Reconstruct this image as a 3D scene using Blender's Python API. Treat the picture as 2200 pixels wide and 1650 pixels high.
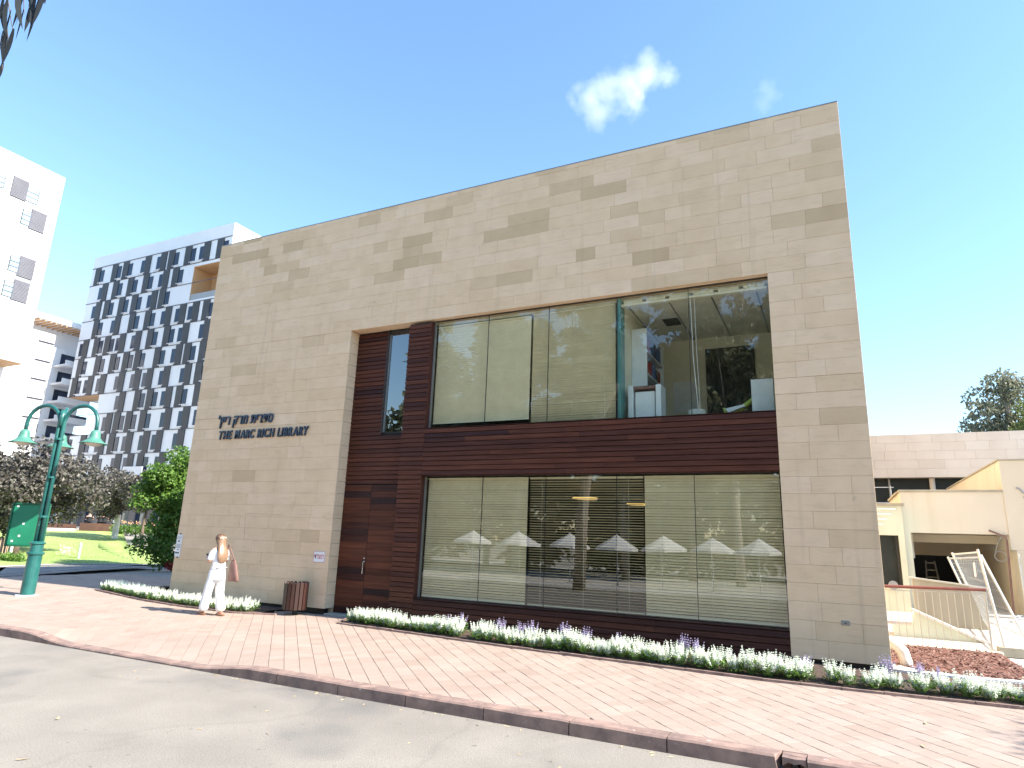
import bpy, bmesh, math, random
import numpy as np
from mathutils import Matrix, Vector

for _o in list(bpy.data.objects):
    bpy.data.objects.remove(_o, do_unlink=True)
scene = bpy.context.scene
col = scene.collection
rnd = random.Random(11)
rs = np.random.RandomState(5)
R = math.radians

# ------------------------------------------------------------------ camera
YAW, PITCH, ROLL, FPX = R(26.51488908), R(13.6347895), R(2.07152165), 1381.681302
CAM = np.array([0.0, -11.0, 1.75])

def _basis():
    cy, sy, cp, sp, cr, sr = (math.cos(YAW), math.sin(YAW), math.cos(PITCH), math.sin(PITCH), math.cos(ROLL), math.sin(ROLL))
    f = np.array([-sy * cp, cy * cp, sp]); rt = np.array([cy, sy, 0.0]); up = np.cross(rt, f)
    return cr * rt + sr * up, -sr * rt + cr * up, f
RT, UP, FW = _basis()
cam_d = bpy.data.cameras.new('camera')
cam_d.sensor_width = 36.0
cam_d.lens = FPX / 2200 * 36.0
cam_d.clip_start = 0.05
cam_d.clip_end = 6000
cam = bpy.data.objects.new('camera', cam_d)
col.objects.link(cam)
m3 = Matrix((RT.tolist(), UP.tolist(), (-FW).tolist())).transposed()
cam.matrix_world = Matrix.Translation(Vector(CAM.tolist())) @ m3.to_4x4()
scene.camera = cam

# ------------------------------------------------------------------ sky, sun, exposure
SUN_EL, SUN_AZ = R(38.5), R(1.6)          # azimuth measured from +X towards +Y
sun_dir = Vector((math.cos(SUN_EL) * math.cos(SUN_AZ), math.cos(SUN_EL) * math.sin(SUN_AZ), math.sin(SUN_EL)))
world = bpy.data.worlds.new('World')
scene.world = world
world.use_nodes = True
wn = world.node_tree
bg = wn.nodes['Background']
sky = wn.nodes.new('ShaderNodeTexSky')
sky.sky_type = 'NISHITA'
sky.sun_disc = False
sky.sun_elevation = SUN_EL
sky.sun_rotation = R(90) - SUN_AZ
sky.altitude = 20
sky.air_density = 1.5
sky.dust_density = 0.0
sky.ozone_density = 6.0
wn.links.new(sky.outputs[0], bg.inputs[0])
bg.inputs[1].default_value = 0.066
sun_d = bpy.data.lights.new('sun', 'SUN')
sun_d.energy = 2.6
sun_d.angle = R(0.53)
sun_d.color = (1.0, 0.93, 0.82)
sun = bpy.data.objects.new('sun', sun_d)
col.objects.link(sun)
sun.rotation_euler = sun_dir.to_track_quat('Z', 'Y').to_euler()
sun.location = (60, 5, 50)
scene.view_settings.view_transform = 'Standard'
scene.view_settings.look = 'None'
scene.view_settings.exposure = 2.4
scene.view_settings.gamma = 1.0
scene.view_settings.use_curve_mapping = False
scene.cycles.max_bounces = 8
scene.cycles.transparent_max_bounces = 16
scene.cycles.volume_bounces = 6

# ------------------------------------------------------------------ pixel -> point on a real surface (photo pixels)
def ray(px, py):
    return RT * (px - 1100) / FPX - UP * (py - 825) / FPX + FW
def onz(px, py, z=0.0):
    d = ray(px, py); return CAM + d * (z - CAM[2]) / d[2]
def ony(px, py, Y):
    d = ray(px, py); return CAM + d * (Y - CAM[1]) / d[1]
def onx(px, py, X):
    d = ray(px, py); return CAM + d * (X - CAM[0]) / d[0]
def sm(t):
    t = min(1.0, max(0.0, t)); return t * t * (3 - 2 * t)
def gz(x, y):
    """height of the ground: pavement falls to the kerb, lawn side rises"""
    z = 0.025 * min(4.6, max(0.0, y + 4.3))
    z += 0.10 * sm((-11 - x) / 7.0) * sm((y + 2.5) / 2.5)
    z -= 0.10 * sm((x + 12.2) / 1.2) * sm((-6.9 - x) / 1.2) * sm((-3.0 - y) / 1.3)
    if x < -13:
        z += 1.1 * sm((math.hypot(x, y + 11) - 30) / 34.0) * sm((-13 - x) / 6)
    return z
def ong(px, py):
    z = 0.1
    for _ in range(40):
        p = onz(px, py, z); z = 0.5 * z + 0.5 * gz(p[0], p[1])
    return onz(px, py, z)

# ------------------------------------------------------------------ materials
def new_mat(name):
    m = bpy.data.materials.new(name); m.use_nodes = True
    nt = m.node_tree
    return m, nt, nt.nodes['Principled BSDF']
def N(nt, t, **kw):
    n = nt.nodes.new(t)
    for k, v in kw.items():
        setattr(n, k, v)
    return n
def rgba(c): return (c[0], c[1], c[2], 1.0)
def surf(name, c1, c2=None, scale=3.0, rough=0.7, bump=0.0, bscale=60.0, detail=5.0, tone=None, metal=0.0, spec=0.5,
         stretch=None, lo=0.35, hi=0.65, obj=False, fleck=None):
    """procedural surface: noise between two colours, optional per-piece 'tone' attribute colour, fine bump"""
    m, nt, b = new_mat(name)
    b.inputs['Roughness'].default_value = rough
    b.inputs['Metallic'].default_value = metal
    b.inputs['Specular IOR Level'].default_value = spec
    if obj:
        tc = N(nt, 'ShaderNodeTexCoord'); pos = tc.outputs['Object']
    else:
        geo = N(nt, 'ShaderNodeNewGeometry'); pos = geo.outputs['Position']
    if stretch:
        mp = N(nt, 'ShaderNodeMapping'); mp.inputs['Scale'].default_value = stretch
        nt.links.new(pos, mp.inputs[0]); pos = mp.outputs[0]
    outc = None
    if c2 is None:
        c2 = tuple(v * 0.88 for v in c1)
    no = N(nt, 'ShaderNodeTexNoise'); no.inputs['Scale'].default_value = scale; no.inputs['Detail'].default_value = detail
    nt.links.new(pos, no.inputs['Vector'])
    mr = N(nt, 'ShaderNodeMapRange'); mr.inputs[1].default_value = lo; mr.inputs[2].default_value = hi
    nt.links.new(no.outputs[0], mr.inputs[0])
    mx = N(nt, 'ShaderNodeMix', data_type='RGBA')
    mx.inputs[6].default_value = rgba(c1); mx.inputs[7].default_value = rgba(c2)
    nt.links.new(mr.outputs[0], mx.inputs[0])
    outc = mx.outputs[2]
    if tone:                       # list of (pos, colour): each piece has its own colour, the noise mottles it
        at = N(nt, 'ShaderNodeAttribute'); at.attribute_name = 'tone'
        cr = N(nt, 'ShaderNodeValToRGB')
        els = cr.color_ramp.elements
        while len(els) < len(tone): els.new(0.5)
        for e, (p, c) in zip(els, tone):
            e.position = p; e.color = rgba(c)
        nt.links.new(at.outputs['Fac'], cr.inputs[0])
        mu = N(nt, 'ShaderNodeMix', data_type='RGBA', blend_type='MULTIPLY'); mu.inputs[0].default_value = 1.0
        nt.links.new(cr.outputs[0], mu.inputs[6]); nt.links.new(outc, mu.inputs[7])
        outc = mu.outputs[2]
    if fleck:
        fs, fc, fl, fh = fleck
        n2 = N(nt, 'ShaderNodeTexNoise'); n2.inputs['Scale'].default_value = fs; n2.inputs['Detail'].default_value = 3
        nt.links.new(pos, n2.inputs['Vector'])
        r2 = N(nt, 'ShaderNodeMapRange'); r2.inputs[1].default_value = fl; r2.inputs[2].default_value = fh
        nt.links.new(n2.outputs[0], r2.inputs[0])
        m2 = N(nt, 'ShaderNodeMix', data_type='RGBA'); m2.inputs[7].default_value = rgba(fc)
        nt.links.new(r2.outputs[0], m2.inputs[0]); nt.links.new(outc, m2.inputs[6])
        outc = m2.outputs[2]
    nt.links.new(outc, b.inputs['Base Color'])
    if bump:
        nb = N(nt, 'ShaderNodeTexNoise'); nb.inputs['Scale'].default_value = bscale; nb.inputs['Detail'].default_value = 4
        nt.links.new(pos, nb.inputs['Vector'])
        bp = N(nt, 'ShaderNodeBump'); bp.inputs['Strength'].default_value = bump; bp.inputs['Distance'].default_value = 0.01
        nt.links.new(nb.outputs[0], bp.inputs['Height']); nt.links.new(bp.outputs[0], b.inputs['Normal'])
    return m
def glass(name, tint=(0.86, 0.93, 0.9), boost=1.0, rough=0.0, floor=0.0, wave=0.12):
    m = bpy.data.materials.new(name); m.use_nodes = True
    nt = m.node_tree
    for n in list(nt.nodes): nt.nodes.remove(n)
    out = N(nt, 'ShaderNodeOutputMaterial')
    tr = N(nt, 'ShaderNodeBsdfTransparent'); tr.inputs[0].default_value = rgba(tint)
    gl = N(nt, 'ShaderNodeBsdfGlossy'); gl.inputs['Roughness'].default_value = rough
    gl.inputs[0].default_value = (1, 1, 1, 1)
    fr = N(nt, 'ShaderNodeFresnel'); fr.inputs[0].default_value = 1.5
    mu = N(nt, 'ShaderNodeMath', operation='MULTIPLY_ADD'); mu.inputs[1].default_value = boost; mu.inputs[2].default_value = floor
    mu.use_clamp = True
    nt.links.new(fr.outputs[0], mu.inputs[0])
    mx = N(nt, 'ShaderNodeMixShader')
    ge = N(nt, 'ShaderNodeNewGeometry'); iv = N(nt, 'ShaderNodeMath', operation='SUBTRACT'); iv.inputs[0].default_value = 1.0; nt.links.new(ge.outputs['Backfacing'], iv.inputs[1])
    m2 = N(nt, 'ShaderNodeMath', operation='MULTIPLY'); nt.links.new(mu.outputs[0], m2.inputs[0]); nt.links.new(iv.outputs[0], m2.inputs[1])
    no = N(nt, 'ShaderNodeTexNoise'); no.inputs['Scale'].default_value = 0.9; no.inputs['Detail'].default_value = 1; nt.links.new(ge.outputs['Position'], no.inputs['Vector'])
    bp = N(nt, 'ShaderNodeBump'); bp.inputs['Strength'].default_value = wave; bp.inputs['Distance'].default_value = 0.02; nt.links.new(no.outputs[0], bp.inputs['Height']); nt.links.new(bp.outputs[0], gl.inputs['Normal'])
    nt.links.new(m2.outputs[0], mx.inputs[0]); nt.links.new(tr.outputs[0], mx.inputs[1]); nt.links.new(gl.outputs[0], mx.inputs[2])
    nt.links.new(mx.outputs[0], out.inputs[0])
    return m
def leafmat(name, c1, c2, trans=0.35, rough=0.5, scale=1.2, c3=None):
    m = bpy.data.materials.new(name); m.use_nodes = True
    nt = m.node_tree
    b = nt.nodes['Principled BSDF']; out = nt.nodes['Material Output']
    b.inputs['Roughness'].default_value = rough
    at = N(nt, 'ShaderNodeAttribute'); at.attribute_name = 'tone'
    mx = N(nt, 'ShaderNodeMix', data_type='RGBA'); mx.inputs[6].default_value = rgba(c1); mx.inputs[7].default_value = rgba(c2)
    nt.links.new(at.outputs['Fac'], mx.inputs[0])
    nt.links.new(mx.outputs[2], b.inputs['Base Color'])
    tl = N(nt, 'ShaderNodeBsdfTranslucent')
    nt.links.new(mx.outputs[2], tl.inputs[0])
    ms = N(nt, 'ShaderNodeMixShader'); ms.inputs[0].default_value = trans
    nt.links.new(b.outputs[0], ms.inputs[1]); nt.links.new(tl.outputs[0], ms.inputs[2])
    nt.links.new(ms.outputs[0], out.inputs[0])
    return m
def emit(name, c, s):
    m = bpy.data.materials.new(name); m.use_nodes = True
    nt = m.node_tree; b = nt.nodes['Principled BSDF']
    b.inputs['Base Color'].default_value = rgba(c)
    b.inputs['Emission Color'].default_value = rgba(c); b.inputs['Emission Strength'].default_value = s
    return m

M = {}
M['stone'] = surf('stone_cladding', (1, 1, 1), (0.90, 0.88, 0.85), scale=2.4, rough=0.85, bump=0.18, bscale=45, lo=0.3, hi=0.72,
                  tone=[(0.0, (0.775, 0.585, 0.40)), (0.45, (0.74, 0.545, 0.352)), (0.75, (0.64, 0.47, 0.295)), (1.0, (0.545, 0.395, 0.235))],
                  fleck=(5.0, (0.30, 0.235, 0.165), 0.72, 0.9))
def weather(m, parts):
    nt = m.node_tree; b = nt.nodes['Principled BSDF']; src = b.inputs['Base Color'].links[0].from_socket
    geo = N(nt, 'ShaderNodeNewGeometry')
    for sc, scale, lo, hi, amt, c, dist in parts:
        mp = N(nt, 'ShaderNodeMapping'); mp.inputs['Scale'].default_value = sc; nt.links.new(geo.outputs['Position'], mp.inputs[0])
        n = N(nt, 'ShaderNodeTexNoise'); n.inputs['Scale'].default_value = scale; n.inputs['Detail'].default_value = 6; n.inputs['Distortion'].default_value = dist; nt.links.new(mp.outputs[0], n.inputs['Vector'])
        r_ = N(nt, 'ShaderNodeMapRange'); r_.inputs[1].default_value = lo; r_.inputs[2].default_value = hi; r_.inputs[4].default_value = amt; nt.links.new(n.outputs[0], r_.inputs[0])
        mx = N(nt, 'ShaderNodeMix', data_type='RGBA'); mx.inputs[7].default_value = rgba(c); nt.links.new(r_.outputs[0], mx.inputs[0]); nt.links.new(src, mx.inputs[6]); src = mx.outputs[2]
    nt.links.new(src, b.inputs['Base Color'])
weather(M['stone'], [((1, 1, 5), 3.0, .52, .75, .28, (.45, .33, .20), .8), ((3.0, 1, .12), 2.0, .60, .80, .28, (.36, .27, .18), .2), ((1, 1, 1), 38.0, .66, .74, .5, (.30, .23, .15), 0)])
M['mortar'] = surf('mortar', (0.36, 0.295, 0.215), rough=0.95)
M['wood'] = surf('stained_wood', (1, 1, 1), (0.6, 0.55, 0.55), scale=2.0, rough=0.55, bump=0.1, bscale=30, stretch=(0.6, 8, 14), spec=0.18,
                 tone=[(0.0, (0.150, 0.050, 0.026)), (0.5, (0.100, 0.034, 0.019)), (0.85, (0.060, 0.022, 0.017)), (1.0, (0.042, 0.019, 0.018))])
M['wood_dark'] = surf('wood_shadow_gap', (0.015, 0.009, 0.008), rough=0.9)
M['glass'] = glass('window_glass', (0.94, 0.96, 0.93), boost=1.25, floor=0.05)
M['glass_edge'] = surf('glass_edge_green', (0.10, 0.26, 0.25), rough=0.15)
M['glass_sky'] = glass('slit_glass', (0.5, 0.6, 0.62), boost=2.2, floor=0.12)
M['blind'] = surf('blind_slat', (0.80, 0.73, 0.55), (0.74, 0.67, 0.50), scale=5, rough=0.45)
M['frame_dark'] = surf('dark_frame', (0.02, 0.022, 0.022), rough=0.5)
M['frame_metal'] = surf('brushed_frame', (0.30, 0.31, 0.30), rough=0.4, metal=0.6)
M['plaster_in'] = surf('interior_plaster', (0.78, 0.72, 0.56), (0.74, 0.68, 0.53), rough=0.85)
M['ceiling_in'] = surf('ceiling_tile', (0.80, 0.77, 0.65), rough=0.9)
M['carpet'] = surf('interior_floor', (0.16, 0.15, 0.14), rough=0.9)
M['white_furn'] = surf('white_laminate', (0.78, 0.80, 0.80), rough=0.35)
M['stone_pale'] = surf('pale_grey_stone', (1, 1, 1), (0.93, 0.92, 0.91), scale=1.5, rough=0.9, tone=[(0.0, (0.63, 0.585, 0.535)), (0.6, (0.58, 0.525, 0.465)), (1.0, (0.5, 0.44, 0.37))])
M['mortar_pale'] = surf('pale_joint', (0.5, 0.455, 0.4), rough=0.9)
M['dim_glass'] = surf('dim_window_glass', (0.022, 0.028, 0.030), (0.04, 0.05, 0.05), scale=0.8, rough=0.25, spec=0.25)
M['pale_glass'] = surf('pale_blue_glass', (0.22, 0.30, 0.38), (0.30, 0.38, 0.46), scale=0.5, rough=0.2)
M['dark'] = surf('near_black', (0.012, 0.012, 0.014), rough=0.35)
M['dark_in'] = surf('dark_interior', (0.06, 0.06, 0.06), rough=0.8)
M['letters'] = surf('blue_black_letters', (0.018, 0.03, 0.055), (0.03, 0.05, 0.09), rough=0.35, metal=0.2)
M['asphalt'] = surf('asphalt', (0.265, 0.236, 0.20), (0.325, 0.29, 0.245), scale=1.1, rough=0.92, bump=0.6, bscale=120, detail=9,
                    fleck=(0.55, (0.185, 0.168, 0.152), 0.56, 0.72))
def wear(m):
    nt = m.node_tree; b = nt.nodes['Principled BSDF']; src = b.inputs['Base Color'].links[0].from_socket
    geo = N(nt, 'ShaderNodeNewGeometry')
    def ramp(scale, lo, hi, det, dist=0.0):
        n = N(nt, 'ShaderNodeTexNoise'); n.inputs['Scale'].default_value = scale; n.inputs['Detail'].default_value = det; n.inputs['Distortion'].default_value = dist
        nt.links.new(geo.outputs['Position'], n.inputs['Vector']); return n
    a = ramp(.42, 0, 0, 4, .6)                               # worn edges of old patches: a thin contour of the noise
    s1 = N(nt, 'ShaderNodeMath', operation='SUBTRACT'); s1.inputs[1].default_value = .56; nt.links.new(a.outputs[0], s1.inputs[0])
    s2 = N(nt, 'ShaderNodeMath', operation='ABSOLUTE'); nt.links.new(s1.outputs[0], s2.inputs[0])
    s3 = N(nt, 'ShaderNodeMapRange'); s3.inputs[1].default_value = .0; s3.inputs[2].default_value = .03; s3.inputs[3].default_value = .14; s3.inputs[4].default_value = 0.0; nt.links.new(s2.outputs[0], s3.inputs[0])
    d = ramp(9.0, 0, 0, 2)                                   # small dark stains
    d1 = N(nt, 'ShaderNodeMapRange'); d1.inputs[1].default_value = .70; d1.inputs[2].default_value = .76; d1.inputs[3].default_value = 0.0; d1.inputs[4].default_value = .55; nt.links.new(d.outputs[0], d1.inputs[0])
    g = ramp(70.0, 0, 0, 5)                                 # grit
    g1 = N(nt, 'ShaderNodeMapRange'); g1.inputs[1].default_value = .35; g1.inputs[2].default_value = .65; g1.inputs[3].default_value = 0.0; g1.inputs[4].default_value = .42; nt.links.new(g.outputs[0], g1.inputs[0])
    for f in (s3, d1, g1):
        mx = N(nt, 'ShaderNodeMix', data_type='RGBA'); mx.inputs[7].default_value = (.085, .078, .070, 1)
        nt.links.new(f.outputs[0], mx.inputs[0]); nt.links.new(src, mx.inputs[6]); src = mx.outputs[2]
    nt.links.new(src, b.inputs['Base Color'])
wear(M['asphalt'])
M['paver'] = surf('red_paver', (1, 1, 1), (0.88, 0.86, 0.85), scale=1.3, rough=0.9, bump=0.35, bscale=140, lo=0.3, hi=0.7,
                  tone=[(0.0, (0.375, 0.292, 0.242)), (0.5, (0.35, 0.267, 0.217)), (1.0, (0.32, 0.24, 0.192))])
M['paver_joint'] = surf('paver_joint_sand', (0.27, 0.195, 0.155), rough=0.95)
M['kerb'] = surf('red_kerb_concrete', (0.34, 0.225, 0.18), (0.20, 0.135, 0.115), scale=5.5, rough=0.9, bump=0.4, bscale=80,
                 fleck=(14, (0.55, 0.47, 0.42), 0.68, 0.74))
M['soil'] = surf('bed_soil', (0.10, 0.062, 0.045), (0.055, 0.036, 0.028), scale=14, rough=0.95, bump=1.0, bscale=40)
M['mulch'] = surf('red_mulch', (0.22, 0.095, 0.068), (0.13, 0.06, 0.045), scale=25, rough=0.95, bump=1.0, bscale=30)
M['mulch_chip'] = surf('mulch_chip', (1, 1, 1), (0.8, 0.8, 0.8), scale=20, rough=0.9,
                       tone=[(0.0, (0.23, 0.105, 0.08)), (0.6, (0.15, 0.075, 0.06)), (1.0, (0.34, 0.23, 0.18))])
M['lawn'] = surf('lawn_ground', (0.255, 0.345, 0.085), (0.29, 0.375, 0.11), scale=0.8, rough=0.95, bump=0.7, bscale=60)
M['terrain'] = surf('far_ground', (0.30, 0.27, 0.23), (0.26, 0.235, 0.20), scale=0.3, rough=0.95)
M['path'] = surf('grey_path', (0.25, 0.225, 0.205), (0.21, 0.19, 0.175), scale=0.8, rough=0.95, bump=0.4, bscale=60)
M['concrete'] = surf('pale_concrete', (0.58, 0.55, 0.50), (0.50, 0.47, 0.43), scale=1.5, rough=0.9, bump=0.2)
M['concrete_white'] = surf('white_concrete', (0.72, 0.70, 0.67), (0.62, 0.60, 0.57), scale=4, rough=0.9, bump=0.3)
M['edge_dark'] = surf('dark_steel_edging', (0.035, 0.033, 0.033), rough=0.7)
M['pebbles'] = surf('pebbles', (0.50, 0.46, 0.40), (0.36, 0.33, 0.29), scale=12, rough=0.9, bump=1.0, bscale=12)
M['cream'] = surf('cream_render', (0.60, 0.53, 0.41), (0.57, 0.50, 0.385), scale=1.2, rough=0.9, bump=0.12, bscale=60)
M['cream2'] = surf('cream_render_pale', (0.625, 0.575, 0.475), (0.595, 0.545, 0.445), scale=0.9, rough=0.9, bump=0.1, bscale=60)
M['palegreen'] = surf('pale_green_render', (0.60, 0.64, 0.53), (0.55, 0.59, 0.48), scale=1.4, rough=0.85)
M['concrete_wall'] = surf('stained_concrete_wall', (0.40, 0.375, 0.30), (0.31, 0.29, 0.235), scale=1.6, rough=0.9, bump=0.15, stretch=(1.6, 1.6, 0.35))
M['wood_rail'] = surf('varnished_rail', (0.22, 0.075, 0.05), (0.16, 0.055, 0.04), scale=6, rough=0.4)
M['galv'] = surf('galvanised_steel', (0.62, 0.64, 0.63), (0.52, 0.54, 0.53), scale=8, rough=0.45, metal=0.35)
M['steel_pale'] = surf('pale_steel_bar', (0.55, 0.54, 0.47), rough=0.5, metal=0.2)
M['green_paint'] = surf('turquoise_pole_paint', (0.010, 0.085, 0.082), (0.018, 0.12, 0.108), scale=5, rough=0.38, spec=0.5, fleck=(11, (0.40, 0.45, 0.42), 0.70, 0.74))
M['green_lamp'] = surf('faded_green_lamp', (0.055, 0.185, 0.14), (0.075, 0.23, 0.175), scale=6, rough=0.5)
M['lamp_glass'] = surf('frosted_lamp_bowl', (0.60, 0.55, 0.46), rough=0.35)
M['board_green'] = surf('green_board', (0.010, 0.17, 0.09), (0.016, 0.20, 0.11), scale=3, rough=0.45, fleck=(16, (0.35, 0.5, 0.42), 0.72, 0.76))
M['board_frame'] = surf('green_board_frame', (0.006, 0.10, 0.05), rough=0.45)
M['white_tower'] = surf('white_wall_panel', (0.72, 0.73, 0.75), (0.69, 0.70, 0.72), scale=0.4, rough=0.6)
M['white_wall'] = surf('white_render_wall', (0.76, 0.76, 0.78), (0.72, 0.72, 0.75), scale=0.3, rough=0.8)
M['shutter_dark'] = surf('dark_grey_shutter', (0.036, 0.038, 0.042), (0.046, 0.047, 0.052), scale=0.6, rough=0.6)
M['shutter_grey'] = surf('grey_louvre', (0.15, 0.15, 0.175), (0.13, 0.13, 0.155), scale=1, rough=0.6)
M['shutter_white'] = surf('white_roller', (0.36, 0.36, 0.39), rough=0.6)
M['far_glass'] = surf('far_window_glass', (0.018, 0.028, 0.055), (0.035, 0.05, 0.085), scale=0.25, rough=0.15, spec=0.3)
M['far_line'] = surf('dark_joint', (0.10, 0.10, 0.13), rough=0.8)
M['loggia_wood'] = surf('orange_loggia_cladding', (0.55, 0.34, 0.18), (0.50, 0.30, 0.155), scale=0.5, rough=0.7)
M['corten'] = surf('rusted_steel', (0.050, 0.022, 0.015), (0.085, 0.038, 0.024), scale=1.6, rough=0.85)
M['bark'] = surf('bark', (0.16, 0.115, 0.085), (0.10, 0.072, 0.055), scale=9, rough=0.95, bump=0.8, bscale=30)
M['bark_pale'] = surf('pale_bark', (0.36, 0.31, 0.255), (0.25, 0.21, 0.17), scale=4, rough=0.9, bump=0.5, bscale=20)
M['leaf_purple'] = leafmat('purple_brown_leaf', (0.048, 0.036, 0.034), (0.14, 0.135, 0.105), trans=0.12, rough=0.5)
M['leaf_green'] = leafmat('bright_green_leaf', (0.045, 0.115, 0.014), (0.15, 0.27, 0.040), trans=0.3)
M['leaf_euc'] = leafmat('eucalyptus_leaf', (0.095, 0.11, 0.055), (0.20, 0.21, 0.11), trans=0.35)
M['leaf_olive'] = leafmat('olive_green_leaf', (0.10, 0.14, 0.035), (0.22, 0.26, 0.075), trans=0.35)
M['leaf_far'] = leafmat('silvery_eucalyptus_leaf', (0.14, 0.155, 0.10), (0.26, 0.26, 0.17), trans=0.45)
M['leaf_silhouette'] = leafmat('silhouette_eucalyptus_leaf', (0.008, 0.012, 0.018), (0.014, 0.02, 0.024), trans=0.05, rough=0.85)  # dark silhouette against the sky is put into the leaf colour
M['foliage'] = leafmat('salvia_foliage', (0.11, 0.22, 0.045), (0.22, 0.36, 0.10), trans=0.3)
M['petal_white'] = leafmat('white_petal', (0.72, 0.77, 0.64), (0.85, 0.87, 0.80), trans=0.25)
M['petal_purple'] = leafmat('purple_petal', (0.34, 0.28, 0.46), (0.52, 0.46, 0.62), trans=0.25)
M['grass_blade'] = leafmat('grass_blade', (0.12, 0.26, 0.030), (0.24, 0.38, 0.07), trans=0.3)
M['fallen'] = surf('dry_leaf', (0.50, 0.40, 0.22), (0.38, 0.27, 0.15), rough=0.7)
M['paper'] = surf('white_paper', (0.78, 0.78, 0.78), rough=0.6)
M['ink'] = surf('dark_print', (0.03, 0.03, 0.05), rough=0.6)
M['red_ink'] = surf('red_print', (0.50, 0.03, 0.04), rough=0.6)
M['skin'] = surf('skin', (0.55, 0.33, 0.24), (0.50, 0.28, 0.20), scale=20, rough=0.55)
M['hair'] = surf('long_fair_hair', (0.28, 0.175, 0.11), (0.15, 0.088, 0.052), scale=40, rough=0.45, stretch=(6, 6, 0.6))
M['hair_dark'] = surf('dark_brown_hair', (0.10, 0.05, 0.03), rough=0.5)
M['cloth_white'] = surf('white_cotton', (0.80, 0.80, 0.80), (0.76, 0.76, 0.77), scale=18, rough=0.85, bump=0.4, bscale=25)
M['cloth_black'] = surf('black_cotton', (0.012, 0.012, 0.016), rough=0.9)
M['cloth_pale'] = surf('pale_blue_cotton', (0.35, 0.40, 0.50), rough=0.9)
M['cloth_jean'] = surf('dark_denim', (0.035, 0.05, 0.09), rough=0.9)
M['bag'] = surf('brown_canvas', (0.21, 0.115, 0.095), (0.165, 0.09, 0.075), scale=12, rough=0.75, bump=0.2)
M['sandal'] = surf('tan_leather', (0.24, 0.115, 0.06), rough=0.6)
M['bin_wood'] = surf('bin_slat_wood', (0.045, 0.016, 0.011), (0.028, 0.011, 0.008), scale=4, rough=0.5, stretch=(10, 10, 1))
M['bin_metal'] = surf('bin_black_metal', (0.012, 0.011, 0.011), rough=0.6)
M['steel'] = surf('polished_steel', (0.62, 0.58, 0.50), rough=0.25, metal=0.9)
M['canopy'] = surf('umbrella_canvas', (0.78, 0.78, 0.76), rough=0.85)
M['yellow'] = surf('yellow_green_plastic', (0.42, 0.50, 0.07), rough=0.4)
M['lampglow'] = emit('ceiling_lamp_glow', (1.0, 0.66, 0.22), 0.22)
M['redplant'] = leafmat('red_leaf_plant', (0.30, 0.03, 0.03), (0.42, 0.06, 0.05), trans=0.2)
M['board_grey'] = surf('interior_grey', (0.30, 0.32, 0.34), rough=0.5)
M['book_red'] = surf('book_red', (0.35, 0.05, 0.05), rough=0.6)
M['book_blue'] = surf('book_blue', (0.10, 0.16, 0.32), rough=0.6)
M['pipe'] = surf('black_pipe', (0.02, 0.017, 0.016), rough=0.5)
M['pvc'] = surf('pale_pvc', (0.70, 0.66, 0.58), (0.55, 0.50, 0.42), scale=6, rough=0.6)
M['bench_wood'] = surf('weathered_bench_wood', (0.34, 0.25, 0.18), (0.27, 0.195, 0.14), scale=5, rough=0.7)

weather(M['paver'], [((1, 1, 1), .7, .50, .72, .22, (.27, .195, .155), .4), ((1, 1, 1), 11.0, .70, .76, .45, (.17, .13, .11), 0), ((1, 1, 1), 45.0, .55, .72, .20, (.45, .36, .30), 0)])
weather(M['kerb'], [((1, 1, 1), 2.2, .50, .70, .5, (.15, .105, .092), .5), ((1, 1, 1), 40.0, .62, .70, .4, (.42, .34, .30), 0)])
for k_ in ('cream', 'cream2', 'palegreen'):
    weather(M[k_], [((2.6, 2.6, .16), 1.6, .55, .78, .30, (.46, .39, .28), .3), ((1, 1, 1), 1.1, .55, .75, .18, (.50, .44, .33), .6), ((1, 1, 1), 26.0, .70, .75, .35, (.36, .31, .23), 0)])

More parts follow.
